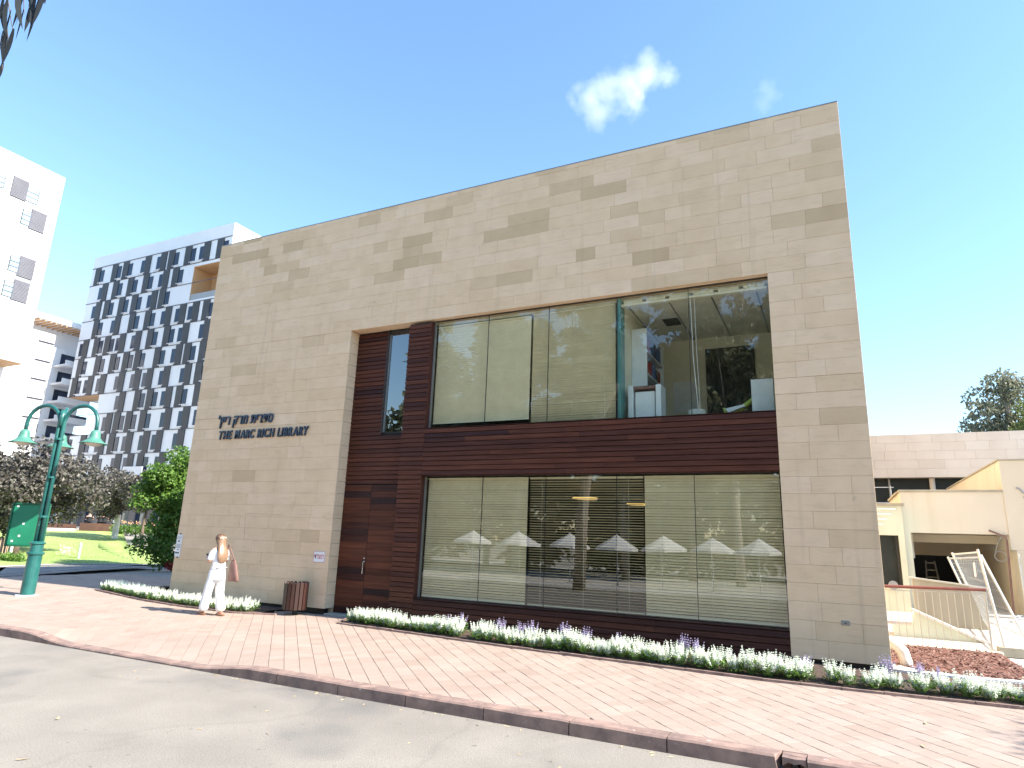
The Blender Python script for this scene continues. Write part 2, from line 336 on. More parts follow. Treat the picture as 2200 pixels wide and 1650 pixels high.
# ------------------------------------------------------------------ mesh building
ORG = {}
class MB:
    def __init__(s): s.v = []; s.f = []; s.t = []; s.cur = 0.5
    def add(s, vs, fs, tone=None):
        n = len(s.v); s.v += [tuple(map(float, p)) for p in vs]; s.f += [tuple(i + n for i in f) for f in fs]
        s.t += [s.cur if tone is None else tone] * len(vs); return s
    def box(s, x0, x1, y0, y1, z0, z1, tone=None):
        return s.add([(x0, y0, z0), (x1, y0, z0), (x1, y1, z0), (x0, y1, z0), (x0, y0, z1), (x1, y0, z1), (x1, y1, z1), (x0, y1, z1)],
                     [(0, 3, 2, 1), (4, 5, 6, 7), (0, 1, 5, 4), (1, 2, 6, 5), (2, 3, 7, 6), (3, 0, 4, 7)], tone)
    def cbox(s, x0, x1, y0, y1, z0, z1, c=0.004, tone=None):
        """box with chamfered edges (24 verts)"""
        c = min(c, (x1 - x0) * .45, (y1 - y0) * .45, (z1 - z0) * .45)
        vs = []; idx = {}
        for i, (X, dx) in enumerate(((x0, 1), (x1, -1))):
            for j, (Y, dy) in enumerate(((y0, 1), (y1, -1))):
                for k, (Z, dz) in enumerate(((z0, 1), (z1, -1))):
                    for a in range(3):
                        p = [X + dx * c, Y + dy * c, Z + dz * c]; p[a] = (X, Y, Z)[a]
                        idx[i, j, k, a] = len(vs); vs.append(tuple(p))
        F = []
        I = idx
        F.append((I[0,0,0,0], I[0,0,1,0], I[0,1,1,0], I[0,1,0,0])); F.append((I[1,0,0,0], I[1,1,0,0], I[1,1,1,0], I[1,0,1,0]))
        F.append((I[0,0,0,1], I[1,0,0,1], I[1,0,1,1], I[0,0,1,1])); F.append((I[0,1,0,1], I[0,1,1,1], I[1,1,1,1], I[1,1,0,1]))
        F.append((I[0,0,0,2], I[0,1,0,2], I[1,1,0,2], I[1,0,0,2])); F.append((I[0,0,1,2], I[1,0,1,2], I[1,1,1,2], I[0,1,1,2]))
        for j in (0, 1):
            for k in (0, 1): F.append((I[0,j,k,1], I[1,j,k,1], I[1,j,k,2], I[0,j,k,2]))
        for i in (0, 1):
            for k in (0, 1): F.append((I[i,0,k,0], I[i,1,k,0], I[i,1,k,2], I[i,0,k,2]))
        for i in (0, 1):
            for j in (0, 1): F.append((I[i,j,0,0], I[i,j,1,0], I[i,j,1,1], I[i,j,0,1]))
        for i in (0, 1):
            for j in (0, 1):
                for k in (0, 1): F.append((I[i,j,k,0], I[i,j,k,1], I[i,j,k,2]))
        return s.add(vs, F, tone)
    def poly(s, pts, ax, a0, a1, tone=None):
        """extrude a 2-D polygon (given in the two other axes) along axis ax from a0 to a1"""
        n = len(pts)
        def P(p, a):
            q = list(p); q.insert(ax, a); return tuple(q)
        vs = [P(p, a0) for p in pts] + [P(p, a1) for p in pts]
        fs = [tuple(range(n)), tuple(range(2 * n - 1, n - 1, -1))] + [(i, (i + 1) % n, n + (i + 1) % n, n + i) for i in range(n)]
        return s.add(vs, fs, tone)
    def tube(s, pts, r, n=8, tone=None, cap=True):
        pts = [np.array(p, float) for p in pts]
        if not hasattr(r, '__len__'): r = [r] * len(pts)
        vs = []; u = None
        for i, p in enumerate(pts):
            d = pts[min(i + 1, len(pts) - 1)] - pts[max(i - 1, 0)]; d /= (np.linalg.norm(d) + 1e-9)
            if u is None:
                u = np.cross(d, (0, 0, 1.0)); u = u if np.linalg.norm(u) > 0.1 else np.cross(d, (0, 1.0, 0))
            u = u - d * (u @ d); u /= (np.linalg.norm(u) + 1e-9); w = np.cross(d, u)
            for k in range(n):
                a = 2 * math.pi * k / n; vs.append(tuple(p + r[i] * (math.cos(a) * u + math.sin(a) * w)))
        fs = []
        for i in range(len(pts) - 1):
            for k in range(n): fs.append((i * n + k, i * n + (k + 1) % n, (i + 1) * n + (k + 1) % n, (i + 1) * n + k))
        if cap:
            fs.append(tuple(range(n - 1, -1, -1))); fs.append(tuple(range((len(pts) - 1) * n, len(pts) * n)))
        return s.add(vs, fs, tone)
    def lathe(s, prof, c, n=16, tone=None, sx=1.0, sy=1.0):
        vs = []; fs = []
        for (r, z) in prof:
            for k in range(n):
                a = 2 * math.pi * k / n; vs.append((c[0] + sx * r * math.cos(a), c[1] + sy * r * math.sin(a), c[2] + z))
        for i in range(len(prof) - 1):
            for k in range(n): fs.append((i * n + k, i * n + (k + 1) % n, (i + 1) * n + (k + 1) % n, (i + 1) * n + k))
        fs.append(tuple(range(n - 1, -1, -1))); fs.append(tuple(range((len(prof) - 1) * n, len(prof) * n)))
        return s.add(vs, fs, tone)
    def mesh(s, name, m, off=(0, 0, 0), smooth=False):
        me = bpy.data.meshes.new(name)
        vs = np.array(s.v, float) - np.array(off, float)
        me.from_pydata(vs.tolist(), [], s.f)
        at = me.attributes.new('tone', 'FLOAT', 'POINT'); at.data.foreach_set('value', np.array(s.t, dtype=np.float32))
        if m: me.materials.append(M[m] if isinstance(m, str) else m)
        if smooth: me.polygons.foreach_set('use_smooth', [True] * len(me.polygons))
        return me
    def build(s, name, m, parent=None, smooth=False, kind=None):
        off = ORG.get(parent.name, (0, 0, 0)) if parent else (0, 0, 0)
        o = bpy.data.objects.new(name, s.mesh(name, m, off, smooth)); col.objects.link(o)
        if parent: o.parent = parent; ORG[o.name] = off
        if kind: o['kind'] = kind
        return o
def link_mesh(name, me, parent=None, loc=(0, 0, 0), rot=(0, 0, 0), sc=(1, 1, 1)):
    o = bpy.data.objects.new(name, me); col.objects.link(o)
    off = (0, 0, 0)
    if parent: o.parent = parent; off = ORG.get(parent.name, (0, 0, 0)); ORG[o.name] = off
    o.location = (loc[0] - off[0], loc[1] - off[1], loc[2] - off[2]); o.rotation_euler = rot; o.scale = sc
    return o
def tag(o, label, cat, group=None):
    o['label'] = label; o['category'] = cat
    if group: o['group'] = group
    return o
def thing(name, loc, label, cat, group=None):
    e = bpy.data.objects.new(name, None); col.objects.link(e)
    e.location = tuple(map(float, loc)); e.empty_display_size = 0.2; ORG[e.name] = tuple(map(float, loc))
    return tag(e, label, cat, group)
def struct(o):
    o['kind'] = 'structure'; return o
def one(name, label, cat, mb, m, group=None, smooth=False, base=None):
    """a thing that is a single mesh, its origin at its base"""
    if base is None:
        v = np.array(mb.v); base = ((v[:, 0].min() + v[:, 0].max()) / 2, (v[:, 1].min() + v[:, 1].max()) / 2, v[:, 2].min())
    o = bpy.data.objects.new(name, mb.mesh(name, m, base, smooth)); col.objects.link(o)
    o.location = tuple(map(float, base)); ORG[o.name] = tuple(map(float, base))
    return tag(o, label, cat, group)
def copy_tree(o, parent=None):
    c = o.copy(); col.objects.link(c); c.parent = parent
    for ch in list(o.children): copy_tree(ch, c)
    return c

# ================================================================== THE SETTING
def sheet(name, m, xs, ys, zf, keep=None):
    mb = MB(); nx, ny = len(xs), len(ys)
    vs = [(x, y, zf(x, y)) for y in ys for x in xs]
    fs = []
    for j in range(ny - 1):
        for i in range(nx - 1):
            if keep is None or keep((xs[i] + xs[i + 1]) / 2, (ys[j] + ys[j + 1]) / 2):
                fs.append((j * nx + i, j * nx + i + 1, (j + 1) * nx + i + 1, (j + 1) * nx + i))
    mb.add(vs, fs)
    return struct(mb.build(name, m, smooth=True))
def lin(a, b, st):
    n = max(1, int(round((b - a) / st))); return [a + (b - a) * i / n for i in range(n + 1)]

def ground_z(x, y):
    if y < -15.8: return -0.19 - 0.75 * sm((-18 - y) / 12)
    if y < -4.25: return -0.30
    return gz(x, y) - 0.10
sheet('ground', 'terrain', [-2500, -900, -400, -250] + lin(-170, 50, 5) + [120, 400, 900, 2500],
      [-2500, -900, -300, -120] + lin(-80, -16, 4) + [-15.7, -4.5, -4.2] + lin(-1, 140, 3) + [250, 600, 2500], ground_z)
sheet('road', 'asphalt', lin(-120, 90, 6), [-15.6, -12, -8, -6, -4.36], lambda x, y: -0.13)
sheet('plaza', 'concrete', lin(-90, 60, 6), lin(-62, -15.8, 3), lambda x, y: ground_z(x, y) + 0.05)

# ---- kerb: one stone per metre
kerb = bpy.data.objects.new('kerb', None); col.objects.link(kerb); struct(kerb)
def kerb_stone(x0, x1, y0=-4.36, y1=-4.18, chip=False):
    mb = MB(); n = 4
    xs = [x0 + 0.006 + (x1 - x0 - 0.012) * i / n for i in range(n + 1)]
    prof = []
    for x in xs:
        zt = gz(x, -4.22) + 0.004 + rnd.uniform(-0.003, 0.003)
        prof.append([(x, y0, -0.28), (x, y0, zt - 0.018), (x, y0 + 0.018, zt), (x, y1, zt), (x, y1, -0.28)])
    if chip:
        prof[-1] = [(p[0] - (0.05 if i in (1, 2) else 0.0), p[1], p[2]) for i, p in enumerate(prof[-1])]
    vs = [p for q in prof for p in q]; fs = []
    for i in range(n):
        for k in range(5): fs.append((i * 5 + k, i * 5 + (k + 1) % 5, (i + 1) * 5 + (k + 1) % 5, (i + 1) * 5 + k))
    fs.append((4, 3, 2, 1, 0)); fs.append(tuple(n * 5 + k for k in range(5)))
    mb.add(vs, fs); mb.build('kerb_stone', 'kerb', kerb)
x = -0.56
k = 0
while x > -32:
    w = 1.0 + rnd.uniform(-0.03, 0.03); kerb_stone(x - w, x, chip=(k == 0)); x -= w; k += 1
x = -0.36
while x < 6:
    kerb_stone(x, x + 1.0); x += 1.0
MB().cbox(-.562, -.358, -4.255, -4.165, -.28, -.002, .006).build('gap_fill', 'kerb', kerb)
MB().poly([(-.557, -.075), (-.51, -.045), (-.46, -.058), (-.41, -.042), (-.363, -.07), (-.363, -.005), (-.45, -.012), (-.557, -.006)], 1, -4.335, -4.254).build('broken_kerb_piece', 'kerb', kerb)
pipe = MB().tube([(-0.455, -4.345, -0.10), (-0.455, -4.24, -0.10)], 0.042, 14, cap=False).tube([(-0.455, -4.30, -0.10), (-0.455, -4.245, -0.10)], 0.040, 14)
one('drain_pipe', 'short black drain pipe in the broken gap between kerb stones', 'pipe', pipe, 'pipe')

# ---- outlines of the planting beds (front edge, measured on the pavement)
BED_R = [(-8.95, -0.02), (-8.62, -0.78), (-6.8, -0.93), (-4.85, -1.12), (-3.0, -1.24), (-1.0, -1.33), (0.4, -1.28), (1.8, -1.20), (4.5, -1.05), (8.0, -0.9)]
pl = [ong(205, 1268), ong(300, 1289), ong(400, 1305), ong(500, 1317), ong(592, 1322)]
BED_L = [(p[0], p[1]) for p in pl] + [(-10.72, -0.30), (-10.9, -0.02)]
DARK = [ong(-120, 1246), ong(0, 1240), ong(76, 1235), ong(200, 1226), ong(330, 1217)]   # dark edging beyond the pavement
DARK = [(p[0], p[1]) for p in DARK]
def interp(pts, x):
    if x <= pts[0][0]: return pts[0][1]
    for (a, b), (c, d) in zip(pts, pts[1:]):
        if a <= x <= c: return b + (d - b) * (x - a) / max(1e-6, c - a)
    return pts[-1][1]
def back_edge(x):
    if x > -8.95: return interp(BED_R[1:], x) if x > -8.62 else -0.05
    if x > -10.72: return -0.02
    if x > BED_L[0][0]: return interp(BED_L[:5], x)
    return interp(DARK, x)

SW = sheet('sidewalk', 'paver_joint', lin(-34, 9, 0.5), lin(-4.19, 3.4, 0.23), lambda x, y: gz(x, y) - 0.012,
           keep=lambda x, y: y < max(back_edge(x), -0.1 if x > -14.4 else -9) + 0.35)
def clip(poly, nx, ny, d):
    out = []
    for i in range(len(poly)):
        a, b = poly[i], poly[(i + 1) % len(poly)]
        sa, sb = a[0] * nx + a[1] * ny - d, b[0] * nx + b[1] * ny - d
        if sa <= 0: out.append(a)
        if (sa < 0 < sb) or (sb < 0 < sa):
            t = sa / (sa - sb); out.append((a[0] + (b[0] - a[0]) * t, a[1] + (b[1] - a[1]) * t))
    return out
def paver_poly(mb, poly, jt):
    n = len(poly); cx = sum(p[0] for p in poly) / n; cy = sum(p[1] for p in poly) / n
    ins = []
    for p in poly:
        L = math.hypot(p[0] - cx, p[1] - cy); ins.append((cx + (p[0] - cx) * (1 - jt / L), cy + (p[1] - cy) * (1 - jt / L)))
    dz = rnd.uniform(-0.0018, 0.0018); tx, ty = rnd.uniform(-.006, .006), rnd.uniform(-.006, .006)
    def Z(p): return gz(p[0], p[1]) + dz + (p[0] - cx) * tx + (p[1] - cy) * ty
    top = []; mid = []; bot = []
    for p in ins:
        L = max(1e-6, math.hypot(p[0] - cx, p[1] - cy)); q = (cx + (p[0] - cx) * (1 - .003 / L), cy + (p[1] - cy) * (1 - .003 / L))
        top.append((q[0], q[1], Z(q))); mid.append((p[0], p[1], Z(p) - .0025)); bot.append((p[0], p[1], Z(p) - .05))
    vs = top + mid + bot
    fs = [tuple(range(n))] + [(i, n + i, n + (i + 1) % n, (i + 1) % n) for i in range(n)] + [(n + i, 2 * n + i, 2 * n + (i + 1) % n, n + (i + 1) % n) for i in range(n)]
    g = rnd.random(); mb.add(vs, fs, tone=min(1, max(0, 0.42 + rnd.gauss(0, .22) + (0.3 if g < .06 else 0))))
pavers = []
w = 0.2; c45 = math.sqrt(.5)
for iu in range(-210, 90):
    off = (iu % 2) * 0.1 + rnd.uniform(-.012, .012)
    for iv in range(-210, 210):
        u0, v0 = iu * w, iv * w + off
        # long joints run along (1,-1)
        def W(u, v): return ((u + v) * c45, (u - v) * c45)
        cx, cy = W(u0 + w / 2, v0 + w / 2)
        if not (-30 < cx < 7.2) or not (-4.4 < cy < 3.2): continue
        if cy > back_edge(cx) + 0.16: continue
        poly = [W(u0, v0), W(u0, v0 + w), W(u0 + w, v0 + w), W(u0 + w, v0)]
        poly = clip(poly, 0, -1, 4.17)
        e = 0.05; sl = (back_edge(cx + e) - back_edge(cx - e)) / (2 * e)
        if abs(sl) < 1.2 and len(poly) > 2:
            L = math.hypot(sl, 1); poly = clip(poly, -sl / L, 1 / L, (back_edge(cx) - sl * cx - .03) / L)
        if len(poly) < 3: continue
        ar = abs(sum(poly[i][0] * poly[(i + 1) % len(poly)][1] - poly[(i + 1) % len(poly)][0] * poly[i][1] for i in range(len(poly)))) / 2
        if ar < 0.004: continue
        d = np.array([cx, cy, gz(cx, cy)]) - CAM; vis = abs(d @ RT / (d @ FW)) < 0.80 and d @ FW > 0 and abs(d @ UP / (d @ FW)) < 0.6
        pavers.append(((d @ d) if vis else 1e9, poly))
pavers.sort(key=lambda t: t[0])
for dd, poly in pavers[:300]:
    mb = MB(); paver_poly(mb, poly, 0.0032); mb.build('paver', 'paver', SW)
mb = MB()
for dd, poly in pavers[300:]: paver_poly(mb, poly, 0.0032)
mb.build('paver_field', 'paver', SW, kind='stuff')

# ---- planting beds
def bed(name, front, xs):
    mb = MB(); vs = []; fs = []; n = 6
    for i, x in enumerate(xs):
        yf = interp(front, x) + 0.03
        for j in range(n + 1):
            y = yf + (0.45 - yf) * j / n
            vs.append((x, y, gz(x, y) + 0.012 + 0.03 * sm(j / 2) + rnd.uniform(-.012, .012)))
    for i in range(len(xs) - 1):
        for j in range(n): fs.append((i * (n + 1) + j, (i + 1) * (n + 1) + j, (i + 1) * (n + 1) + j + 1, i * (n + 1) + j + 1))
    mb.add(vs, fs)
    o = struct(mb.build(name, 'soil', smooth=True))
    return o
bed_r = bed('flower_bed', BED_R[1:], lin(-8.62, 7.5, 0.2))
bed_l = bed('flower_bed', BED_L[:6], lin(BED_L[0][0], -10.75, 0.2))
def edging(front, parent, step=0.5):
    for (a, b), (c, d) in zip(front, front[1:]):
        L = math.hypot(c - a, d - b); n = max(1, int(round(L / step)))
        for i in range(n):
            p = np.array([a + (c - a) * i / n, b + (d - b) * i / n]); q = np.array([a + (c - a) * (i + 1) / n, b + (d - b) * (i + 1) / n])
            t = (q - p) / np.linalg.norm(q - p); nn = np.array([-t[1], t[0]]) * 0.022; p2 = p + t * .004; q2 = q - t * .004
            zz = [gz(*p), gz(*q)]; h = 0.03 + rnd.uniform(-.006, .006)
            vs = []
            for zt in (-.06, h):
                vs += [(p2[0] - nn[0], p2[1] - nn[1], zz[0] + zt), (q2[0] - nn[0], q2[1] - nn[1], zz[1] + zt), (q2[0] + nn[0], q2[1] + nn[1], zz[1] + zt), (p2[0] + nn[0], p2[1] + nn[1], zz[0] + zt)]
            mb = MB(); mb.add(vs, [(0, 3, 2, 1), (4, 5, 6, 7), (0, 1, 5, 4), (1, 2, 6, 5), (2, 3, 7, 6), (3, 0, 4, 7)])
            mb.build('edging_stone', 'kerb', parent)
edging(BED_R, bed_r); edging(BED_L[:6], bed_l)

# ---- left side: dark edging strip, path, pebble strip, lawn, far walkway
def strip(name, m, line, w0, w1, dz, seg=8, rows=4):
    """ribbon along a ground line (list of xy), offset w0..w1 away from the camera side, following the ground"""
    mb = MB(); vs = []; P = []
    for (a, b), (c, d) in zip(line, line[1:]):
        for i in range(seg): P.append((a + (c - a) * i / seg, b + (d - b) * i / seg))
    P.append(line[-1])
    for i, p in enumerate(P):
        q0, q1 = P[max(0, i - 1)], P[min(len(P) - 1, i + 1)]
        t = np.array([q1[0] - q0[0], q1[1] - q0[1]]); t /= np.linalg.norm(t); nn = np.array([-t[1], t[0]])
        for k in range(rows + 1):
            w_ = w0 + (w1 - w0) * k / rows; x_, y_ = p[0] + nn[0] * w_, p[1] + nn[1] * w_; vs.append((x_, y_, gz(x_, y_) + dz))
    mb.add(vs, [(i * (rows + 1) + k, (i + 1) * (rows + 1) + k, (i + 1) * (rows + 1) + k + 1, i * (rows + 1) + k + 1) for i in range(len(P) - 1) for k in range(rows)])
    return mb
DK = DARK[:-1] + [(DARK[-1][0] + .3, DARK[-1][1] + 0.1)]
mbk = strip('e', None, DK, -0.02, 0.12, 0.07)
v = list(mbk.v); n0 = len(v)
struct(mbk.build('steel_edging', 'edge_dark'))
struct(strip('p', 'path', DK, 0.06, 9.0, -0.004, rows=10).build('path', 'path', smooth=True))
LAWN_F = [ong(-260, 1232), ong(-120, 1224), ong(0, 1216), ong(100, 1212), ong(200, 1211), ong(300, 1212), ong(420, 1212)]
LAWN_F = [(p[0], p[1]) for p in LAWN_F]
struct(strip('pb', 'pebbles', LAWN_F, -0.55, 0.1, 0.012).build('pebble_strip', 'pebbles', smooth=True))
struct(strip('lw', 'lawn', LAWN_F, 0.0, 30.0, 0.02, seg=14, rows=30).build('lawn', 'lawn', smooth=True))

# ================================================================== THE LIBRARY
LX0, LX1, LZ0, LZ1 = -14.53, 0.583, 0.221, 9.293      # front wall
OX0, OX1, OZ1 = -9.678, -0.709, 6.316                 # the big opening
CX0, CX1 = -8.053, -7.48                              # wooden column
RY = 0.29                                             # recess of the door bay
GY = 0.15                                             # glass plane
lib = thing('library_building', (-7, 0, 0.1), 'cream stone clad library with a dark wood and glass window bay', 'building')
wall = MB()
wall.box(LX0 + .01, OX0 - .002, .05, RY, LZ0 + .01, LZ1 - .02)
wall.box(OX1 + .002, LX1 - .01, .05, RY, LZ0 + .01, LZ1 - .02)
wall.box(OX0, OX1, .05, RY, OZ1 + .05, LZ1 - .02)
fw = wall.build('front_wall', 'mortar', lib)
body = MB()
body.box(LX0 + .012, LX0 + .3, RY + .002, 15, 0, LZ1 - .03); body.box(LX1 - .3, LX1 - .012, RY + .002, 15, 0, LZ1 - .03)
body.box(LX0 + .3, LX1 - .3, 14.7, 15, 0, LZ1 - .03); body.box(LX0 + .31, LX1 - .31, .3, 14.69, LZ1 - .6, LZ1 - .3)
body.box(LX0 + .3, OX0 - .02, RY + .003, .6, 0, LZ1 - .31)
body.build('side_and_back_walls', 'stone', lib)
MB().box(LX0 + .06, OX0 - .06, .07, .2, -0.2, LZ0 + .012).build('recessed_plinth', 'dark', lib)
MB().box(OX1 + .06, LX1 - .06, .07, .2, -0.2, LZ0 + .012).build('recessed_plinth', 'dark', lib)
# --- stone blocks, course by course
blocks = []
from mathutils import noise as mnoise
def tone_at(x, z):
    c = mnoise.noise(Vector((x * 0.55, z * 0.9, 3.1)))
    up_ = sm((z - 5.6) / 2.0)
    t = 0.14 + 0.26 * rnd.random() + max(0, c) * (0.28 + 0.8 * up_)
    r_ = rnd.random()
    if r_ < 0.03 + 0.15 * up_ * (c > 0): t += rnd.uniform(.2, .42)
    if r_ > 0.90: t = rnd.uniform(0, .06)
    return min(1.0, max(0.0, t + rnd.gauss(0, .06)))
def course(z0, z1, x0, x1, heavy=False):
    x = x0; first = True
    while x < x1 - 1e-6:
        L = rnd.choice((0.42, 0.52, 0.6, 0.66, 0.72, 0.8, 0.9)) * rnd.uniform(.93, 1.07)
        if first: L *= rnd.uniform(.5, 1.0); first = False
        if x1 - x - L < 0.3: L = x1 - x
        blocks.append((x, x + L, z0, z1)); x += L
hc = (OZ1 - LZ0) / 23
for i in range(23):
    z0, z1 = LZ0 + i * hc, LZ0 + (i + 1) * hc
    course(z0, z1, LX0, OX0); course(z0, z1, OX1, LX1)
hu = 0.262; z = OZ1
while z < LZ1 - 0.03:
    z1 = min(z + hu, LZ1)
    if LZ1 - z1 < 0.06: z1 = LZ1
    course(z, z1, LX0, LX1); z = z1
def vis_area(b):
    P = [((np.array([x, 0, z_]) - CAM)) for x, z_ in ((b[0], b[2]), (b[1], b[2]), (b[1], b[3]), (b[0], b[3]))]
    Q = [(p @ RT / (p @ FW), p @ UP / (p @ FW)) for p in P]
    return abs(sum(Q[i][0] * Q[(i + 1) % 4][1] - Q[(i + 1) % 4][0] * Q[i][1] for i in range(4)))
blocks.sort(key=vis_area, reverse=True)
SPECIAL = [(ony(1277, 541, 0), .93), (ony(1330, 402, 0), .85), (ony(884, 518, 0), .9), (ony(1045, 510, 0), .9), (ony(680, 1150, 0), .8), (ony(515, 1014, 0), .82), (ony(522, 790, 0), .7), (ony(1810, 907, 0), .78), (ony(775, 475, 0), .75)]
def block(mb, b):
    x0, x1, z0, z1 = b
    hb = 0.0035 if abs(z1 - OZ1) < .01 or abs(z1 - (LZ0 + 15.5 * hc)) < hc * .51 else 0.0012
    t = tone_at((x0 + x1) / 2, (z0 + z1) / 2)
    for p, tt in SPECIAL:
        if x0 < p[0] < x1 and z0 < p[2] < z1: t = tt
    dy = rnd.uniform(-.0025, .0025)
    g = 0.0010; c = 0.0018
    X0, X1, Z0, Z1 = x0 + g, x1 - g, z0 + g, z1 - hb
    vs = [(X0, .052, Z0), (X1, .052, Z0), (X1, .052, Z1), (X0, .052, Z1), (X0, dy + c, Z0), (X1, dy + c, Z0), (X1, dy + c, Z1), (X0, dy + c, Z1),
          (X0 + c, dy, Z0 + c), (X1 - c, dy, Z0 + c), (X1 - c, dy, Z1 - c), (X0 + c, dy, Z1 - c)]
    fs = [(8, 9, 10, 11)] + [(4 + i, 4 + (i + 1) % 4, 8 + (i + 1) % 4, 8 + i) for i in range(4)] + [(i, (i + 1) % 4, 4 + (i + 1) % 4, 4 + i) for i in range(4)]
    mb.add(vs, fs, tone=t)
for b in blocks[:300]:
    mb = MB(); block(mb, b); mb.build('stone_block', 'stone', fw)
mb = MB()
for b in blocks[300:]: block(mb, b)
mb.build('stone_block_field', 'stone', fw, kind='stuff')
# left jamb stones and lintel soffit of the opening
z = LZ0; i = 0
while z < OZ1 - .01:
    z1 = min(OZ1, z + hc)
    mb = MB(); mb.cbox(OX0 - .05, OX0 - .001, .0535, RY + .01, z + .0025, z1 - .0025, .004, tone=rnd.uniform(.05, .4)); mb.build('jamb_stone', 'stone', fw); z = z1
x = OX0 + .002
while x < OX1:
    x1 = min(OX1, x + rnd.uniform(.7, 1.1)); mb = MB(); mb.cbox(x + .002, x1 - .002, .0535, RY + .02, OZ1 + .001, OZ1 + .045, .004, tone=rnd.uniform(.1, .45)); mb.build('soffit_stone', 'stone', fw); x = x1
# thin coping on the parapet
x = LX0
while x < LX1 - .05:
    x1 = min(LX1, x + 1.4); MB().box(x + .003, x1 - .003, -.004, .45, LZ1 + .001, LZ1 + .018).build('coping_sheet', 'frame_metal', lib); x = x1

# --- timber: every plank is a piece
bay = MB()
bay.box(CX0 + .01, CX1 - .005, .035, RY + .3, .1, 6.27)                    # column core
bay.box(CX1, OX1 - .002, .035, .14, 2.985, 3.915); bay.box(CX0 + .01, OX1 - .002, .035, .14, .06, .565)
bay.box(OX0 + .002, CX0, RY + .03, RY + .2, .1, 3.93); bay.box(OX0 + .002, -8.84, RY + .03, RY + .2, 3.93, OZ1)
bayo = bay.build('timber_backing', 'wood_dark', lib)
SP = 0.096
def plank(x0, x1, z0, yf, parent=bayo, t=None, h=None, proud=0.012):
    h = h or SP - .011
    j = rnd.uniform(-.002, .002)
    mb = MB(); yb = yf + .03
    prof = [(yb, z0), (yf - proud + .004 + j, z0), (yf - proud + j, z0 + .005), (yf + j, z0 + h - .005), (yf + .004 + j, z0 + h), (yb, z0 + h)]
    mb.poly(prof, 0, x0 + .0015, x1 - .0015, tone=rnd.betavariate(2.2, 2.2) if t is None else t)
    mb.build('plank', 'wood', parent)
nb = 10
for i in range(nb):
    z0 = 2.972 + i * SP * (3.932 - 2.972) / (nb * SP)
    cuts = sorted(rnd.uniform(CX1 + .8, OX1 - .8) for _ in range(2)); cuts = [CX1] + cuts + [OX1]
    for a, b in zip(cuts, cuts[1:]): plank(a, b, z0, .012)
for i in range(64):
    z0 = .105 + i * SP
    if z0 + SP > 6.285: break
    xr = CX1
    plank(CX0, xr, z0, .012)
for i in range(5):
    z0 = .09 + i * SP
    cuts = [CX1, rnd.uniform(-6.5, -5), rnd.uniform(-4, -2.4), OX1]
    for a, b in zip(cuts, cuts[1:]): plank(a, b, z0, .012)
# column return towards the glass and sill boards
MB().cbox(CX1 - .03, CX1 - .002, .02, GY + .03, .58, 6.27, .004, tone=.7).build('column_return_board', 'wood', bayo)
MB().cbox(CX1 + .001, OX1 - .003, -.004, GY + .02, .572, .59, .003, tone=.9).build('sill_board', 'wood', bayo)
MB().cbox(CX1 + .001, OX1 - .003, .0, GY + .02, 3.933, 3.942, .003, tone=.9).build('sill_board', 'wood', bayo)
MB().cbox(CX1 + .001, OX1 - .003, .02, GY + .02, 2.955, 2.97, .003, tone=.9).build('head_board', 'wood', bayo)
nrec = int((OZ1 - 2.83) / SP)
for i in range(nrec):
    z0 = 2.83 + i * SP
    if z0 + SP < 3.95: plank(OX0 + .004, CX0, z0, RY)
    else: plank(OX0 + .004, -8.80, z0, RY)
# slit window
slit = MB().box(-8.84, -8.79, RY - .005, RY + .25, 3.93, 6.30).box(-8.79, CX0, RY + .06, RY + .25, 3.93, 3.96).box(-8.79, CX0, RY + .02, RY + .25, 6.22, 6.30).build('slit_window_frame', 'frame_dark', lib)
MB().box(-8.79, -8.765, RY + .02, RY + .07, 3.96, 6.22).build('inner_frame', 'frame_metal', slit)
MB().box(-8.765, CX0 + .06, RY + .05, RY + .06, 3.96, 6.22).build('slit_pane', 'glass_sky', slit)
# door: two tall leaves of flush boards
dr = MB().box(OX0 + .004, CX0, RY + .012, RY + .03, .12, 2.82).build('entrance_door', 'wood_dark', lib)
mid = -8.93
for li, (a, b) in enumerate(((OX0 + .012, mid - .003), (mid + .003, CX0 - .004))):
    z0 = .14; hb = 2.66 / 20
    for i in range(20):
        mb = MB(); mb.cbox(a, b, RY - .006 + rnd.uniform(-.001, .001), RY + .014, z0 + .001, z0 + hb - .001, .002, tone=min(1, max(0, rnd.gauss(.38, .35)))); mb.build('door_board', 'wood', dr); z0 += hb
hd = MB(); hx = mid - .02
hd.tube([(hx, RY - .01, 1.20), (hx, RY - .06, 1.19), (hx + .01, RY - .07, 1.08), (hx, RY - .06, .96), (hx, RY - .01, .95)], .012, 8)
hd.lathe([(.022, 0), (.026, .01), (.022, .02)], (hx, RY - .02, 1.26), 10).lathe([(.022, 0), (.026, .01), (.022, .02)], (hx, RY - .02, 1.19), 10)
hd.build('door_handle', 'steel', dr)
MB().cbox(OX0 + .01, CX0 - .0, -.02, RY, .02, .135, .01).build('door_step', 'concrete_wall', lib)

